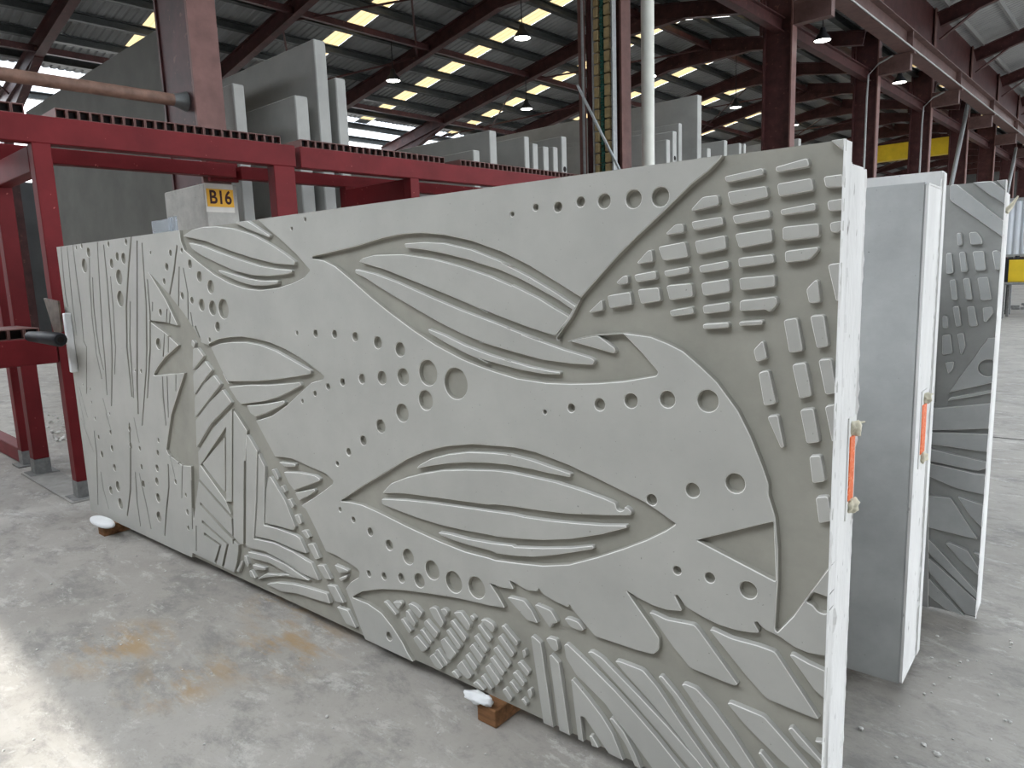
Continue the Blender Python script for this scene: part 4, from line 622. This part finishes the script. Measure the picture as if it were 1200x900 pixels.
# second block: thick rib panel standing back to front
Y2 = 2.70
p2 = empty('ribbed_panel', place(-5.3, Y2, .07), A0); tag(p2, 'thick plain grey concrete panel with bright end, standing right behind the front panel', 'concrete panel')
link('panel_backing', rough_box(0, 4.825, 0, .24, 0, 1.775), ['grey'], p2)
link('end_cap', rough_box(4.8255, 4.829, .004, .24, .003, 1.772), ['end'], p2)
link('panel_face', rough_box(0, 4.835, .24, .305, 0, 1.83), ['end'], p2)
ragged('cast_fin', 4.829, .225, .25, 0, 1.8, p2, 90, 12); ragged('cast_fin', 4.829, .285, .305, 0, 1.82, p2, 90, 13)
lift_tag(p2, 4.829, .13, .84, 1.02, .075, 20)
# third panel
Y3, X3 = 3.42, -5.18
W3, H3 = 4.85, 1.82
p3 = empty('relief_panel', place(X3, Y3, .07), A0); tag(p3, 'rearmost concrete panel with carved blocks and sea grass relief, at the right', 'concrete panel')
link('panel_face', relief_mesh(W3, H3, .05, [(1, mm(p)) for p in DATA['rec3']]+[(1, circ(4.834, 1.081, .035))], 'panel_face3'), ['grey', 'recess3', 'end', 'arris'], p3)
for k, lst in DATA['isl3'].items():
    for p in lst:
        q = clip(mm(p), W3, H3)
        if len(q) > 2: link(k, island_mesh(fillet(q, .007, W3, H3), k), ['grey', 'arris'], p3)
link('panel_backing', rough_box(0, W3, .05, .18, 0, H3-.04), ['end'], p3)
ragged('cast_fin', W3, 0, .015, 0, H3, p3, 90, 22)
m = MB(); m.tube([(W3, .06, 1.70), (W3+.015, .07, 1.72), (W3+.035, .085, 1.76)], [.012, .009, .003], 7); m.build('foam_string', 'cream', p3)

# timber blocks and packing
def timber(x, y, lab, sx=.09, sy=.42, h=.07):
    o = empty('timber_block', place(x, y, 0), A0); tag(o, lab, 'timber block')
    m = MB(); m.box(-sx/2, sx/2, 0, sy, 0, h-.001, c=.004); m.build('block', 'wood', o); return o
timber(-1.60, 1.70, 'orange-brown timber block with white foam on it under the middle of the front panel')
timber(-4.93, 1.66, 'orange-brown timber block with white foam pad under the left end of the front panel')
timber(-.75, 2.78, 'timber block hidden in shade under the thick grey panel'); timber(-.8, 3.46, 'timber block hidden in shade under the rearmost panel')
timber(-4.6, 2.78, 'timber block under the far left end of the thick grey panel'); timber(-4.6, 3.46, 'timber block under the far left end of the rearmost panel')
o = blob('foam_lump', place(-1.635, 1.705, .088), .024, ['foam'], None, 31, 2.6, 1.1, .75, .3); tag(o, 'crumpled white foam lump squeezed on the middle timber block', 'foam')
bm = bmesh.new(); bmesh.ops.create_icosphere(bm, subdivisions=3, radius=1)
for v in bm.verts: v.co = Vector((v.co.x*.16, v.co.y*.05, max(-.4, min(.4, v.co.z*.9))*.035))
for f_ in bm.faces: f_.smooth = True
me = bpy.data.meshes.new('foam_pad'); bm.to_mesh(me); bm.free(); o = link('foam_pad', me, ['foam']); o.location = place(-4.93, 1.675, .088); o.rotation_euler = (0, 0, A0); tag(o, 'flat white oval foam pad on the left timber block', 'foam')
# packing at the left end of the front panel
o = empty('foam_strip', place(-5.215, 1.735, 1.07), A0-.02); tag(o, 'upright white foam strip against the left edge of the front panel', 'foam strip')
m = MB(); m.box(-.035, .0, -.03, .012, -.02, .37, c=.004); m.build('strip', 'foam', o)
o = empty('rubber_arm', place(-5.33, 1.62, 1.285), A0); tag(o, 'black rubber capped arm pressing the foam strip at the left panel end', 'arm')
m = MB(); m.tube([(-.30, .0, .0), (-.02, 0, 0), (.24, 0, -.005), (.26, 0, -.005)], [.036, .042, .046, .036], 14); m.build('rubber_sleeve', 'black', o, None, 50)
m = MB(); m.tube([(.25, 0, -.005), (.262, 0, -.005)], .02, 10); m.build('bore', 'darkfill', o)
o = empty('plastic_guard', place(-5.40, 1.70, 1.32), A0); tag(o, 'scuffed translucent brown plastic guard above the black rubber arm', 'guard')
m = MB(); m.add([(-.14, 0, .22), (.12, 0, .20), (.12, 0, .0), (-.02, 0, -.02), (-.14, .012, .22), (.12, .012, .20), (.12, .012, .0), (-.02, .012, -.02)], [(0, 3, 2, 1), (4, 5, 6, 7), (0, 1, 5, 4), (1, 2, 6, 5), (2, 3, 7, 6), (3, 0, 4, 7)]); m.build('sheet', 'amber', o)
o = empty('clear_plastic_clip', place(-3.9, 1.83, 1.80), A0); tag(o, 'clear plastic sheet clip standing on the top edge of the front panel', 'plastic clip')
m = MB(); m.box(-.2, .04, 0, .006, .03, .15, c=.002); m.build('sheet', 'clear', o)
m = MB(); m.box(-.02, .07, .012, .018, .03, .16, c=.002); m.build('clip_flap', 'clear', o)

# machinery at the far right
o = empty('white_container', (-2.49, 23.2, 0)); tag(o, 'pale corrugated steel container at the right edge behind the rearmost panel', 'container')
m = MB()
prof = [];
for k in range(18): x0 = -.75+k*.16; prof += [(x0, 0), (x0+.05, .035), (x0+.1, .035), (x0+.15, 0)]
vs = [(x, -.0-y, z) for z in (1.6, 3.03) for x, y in prof]; n = len(prof)
m.add(vs, [(k, k+1, n+k+1, n+k) for k in range(n-1)]); m.build('corrugated_side', 'cladding', o)
m = MB(); m.box(-.8, 2.2, .01, 1.8, 1.6, 3.03); m.build('container_body', 'cladding', o)
m = MB(); m.box(-.82, 2.22, -.05, .02, 3.0, 3.08); m.build('top_rail', 'galv', o)
m = MB(); m.box(-.82, 2.22, -.05, .02, 1.55, 1.62); m.build('bottom_rail', 'galv', o)
for xx in (-.7, 2.0):
    m = MB(); m.box(xx, xx+.12, .3, .42, 0, 1.6); m.build('leg', 'purlin', o)
o = empty('steel_bench', (-2.62, 22.2, 0)); tag(o, 'low grey steel bench standing on the floor at the right edge', 'bench')
m = MB(); m.box(-.5, 1.6, -.4, .5, .86, .92, c=.01); m.build('bench_top', 'basegrey', o)
for xx in (-.42, 1.5):
    for yy in (-.35, .42):
        m = MB(); m.box(xx, xx+.06, yy, yy+.06, 0, .86); m.build('leg', 'basegrey', o)
o = empty('orange_machine', (-2.62, 22.3, .92)); tag(o, 'amber-orange box machine with black fittings on the steel bench', 'machine')
m = MB(); m.box(-.38, 1.3, -.28, .3, 0, .56, c=.02); m.build('housing', 'yellow', o)
for (xa, xb) in ((-.42, -.34), (.3, .4)):
    m = MB(); m.box(xa, xb, -.30, -.283, .0, .6); m.build('black_trim', 'black', o)
m = MB(); m.box(-.40, .9, -.25, .2, .56, .6, c=.01); m.tube([(-.2, -.1, .58), (-.2, -.1, .66)], .05, 8); m.tube([(.1, -.1, .58), (.1, -.1, .65)], .06, 8); m.build('black_fittings', 'black', o)
dm = MB(); rr = random.Random(5)
for k in range(60):
    x = rr.uniform(-3.4, -.3); y = rr.uniform(24.6, 28); s = rr.uniform(.04, .14); dm.box(x-s, x+s, y-s*.6, y+s*.6, 0, s*.7)
tag(dm.build('scrap_heap', 'basegrey', None, 'stuff'), 'dark scrap offcuts scattered on the floor beyond the steel bench', 'scrap')

# crumbs of concrete on the floor
def crumb(x, y, s, seed):
    r = random.Random(seed); bm = bmesh.new(); bmesh.ops.create_icosphere(bm, subdivisions=1, radius=s)
    for v in bm.verts: v.co = Vector((v.co.x*r.uniform(.7, 1.3), v.co.y*r.uniform(.7, 1.3), v.co.z*r.uniform(.4, .8)))
    mz = min(v.co.z for v in bm.verts)
    for v in bm.verts: v.co += Vector((x, y, -mz))
    return bm
def crumbs(name, pts, lab, mt='debris'):
    bmT = bmesh.new()
    for i, (x, y, s) in enumerate(pts):
        b = crumb(x, y, s, i); me = bpy.data.meshes.new('t'); b.to_mesh(me); b.free(); bmT.from_mesh(me); bpy.data.meshes.remove(me)
    me = bpy.data.meshes.new(name); bmT.to_mesh(me); bmT.free(); o = link(name, me, [mt], None, 'stuff'); tag(o, lab, 'debris'); return o
r = random.Random(11)
crumbs('concrete_crumbs', [(r.uniform(-6.2, -1.0), r.uniform(-.6, 1.55), r.uniform(.002, .0065)) for _ in range(150)]+[(r.gauss(-1.3, .12), r.gauss(1.5, .04), r.uniform(.002, .004)) for _ in range(22)], 'tiny pale concrete crumbs scattered on the floor before the front panel')
crumbs('concrete_crumbs', [(r.uniform(-.6, .35), r.uniform(1.8, 3.6), r.uniform(.002, .008)) for _ in range(110)], 'tiny pale concrete crumbs on the floor right of the panels')
crumbs('concrete_rubble', [(r.uniform(-10.5, -7.45), r.uniform(2.1, 3.3), r.uniform(.008, .03)) for _ in range(200)], 'loose pale rubble on the floor behind the red rack posts')
for i, (x, y, s) in enumerate([(-0.654, 2.43, 0.01), (-0.47, 2.471, 0.01), (-0.426, 2.442, 0.012), (-0.436, 2.455, 0.007), (-0.484, 3.109, 0.007), (-0.576, 3.076, 0.008), (-0.333, 2.949, 0.006), (-1.476, 1.928, 0.006), (-2.163, 1.279, 0.008), (-4.384, 0.981, 0.008), (-4.426, 1.44, 0.006), (-3.381, 1.872, 0.005), (-3.001, 1.366, 0.005), (-4.929, 1.054, 0.005), (-1.645, 1.672, 0.004)]):
    b = crumb(0, 0, s, 40+i); me = bpy.data.meshes.new('chip'); b.to_mesh(me); b.free(); o = link('concrete_chip', me, ['debris']); o.location = (x, y, 0)
    tag(o, 'small pale concrete chip lying loose on the floor', 'chip', 'loose concrete chips')
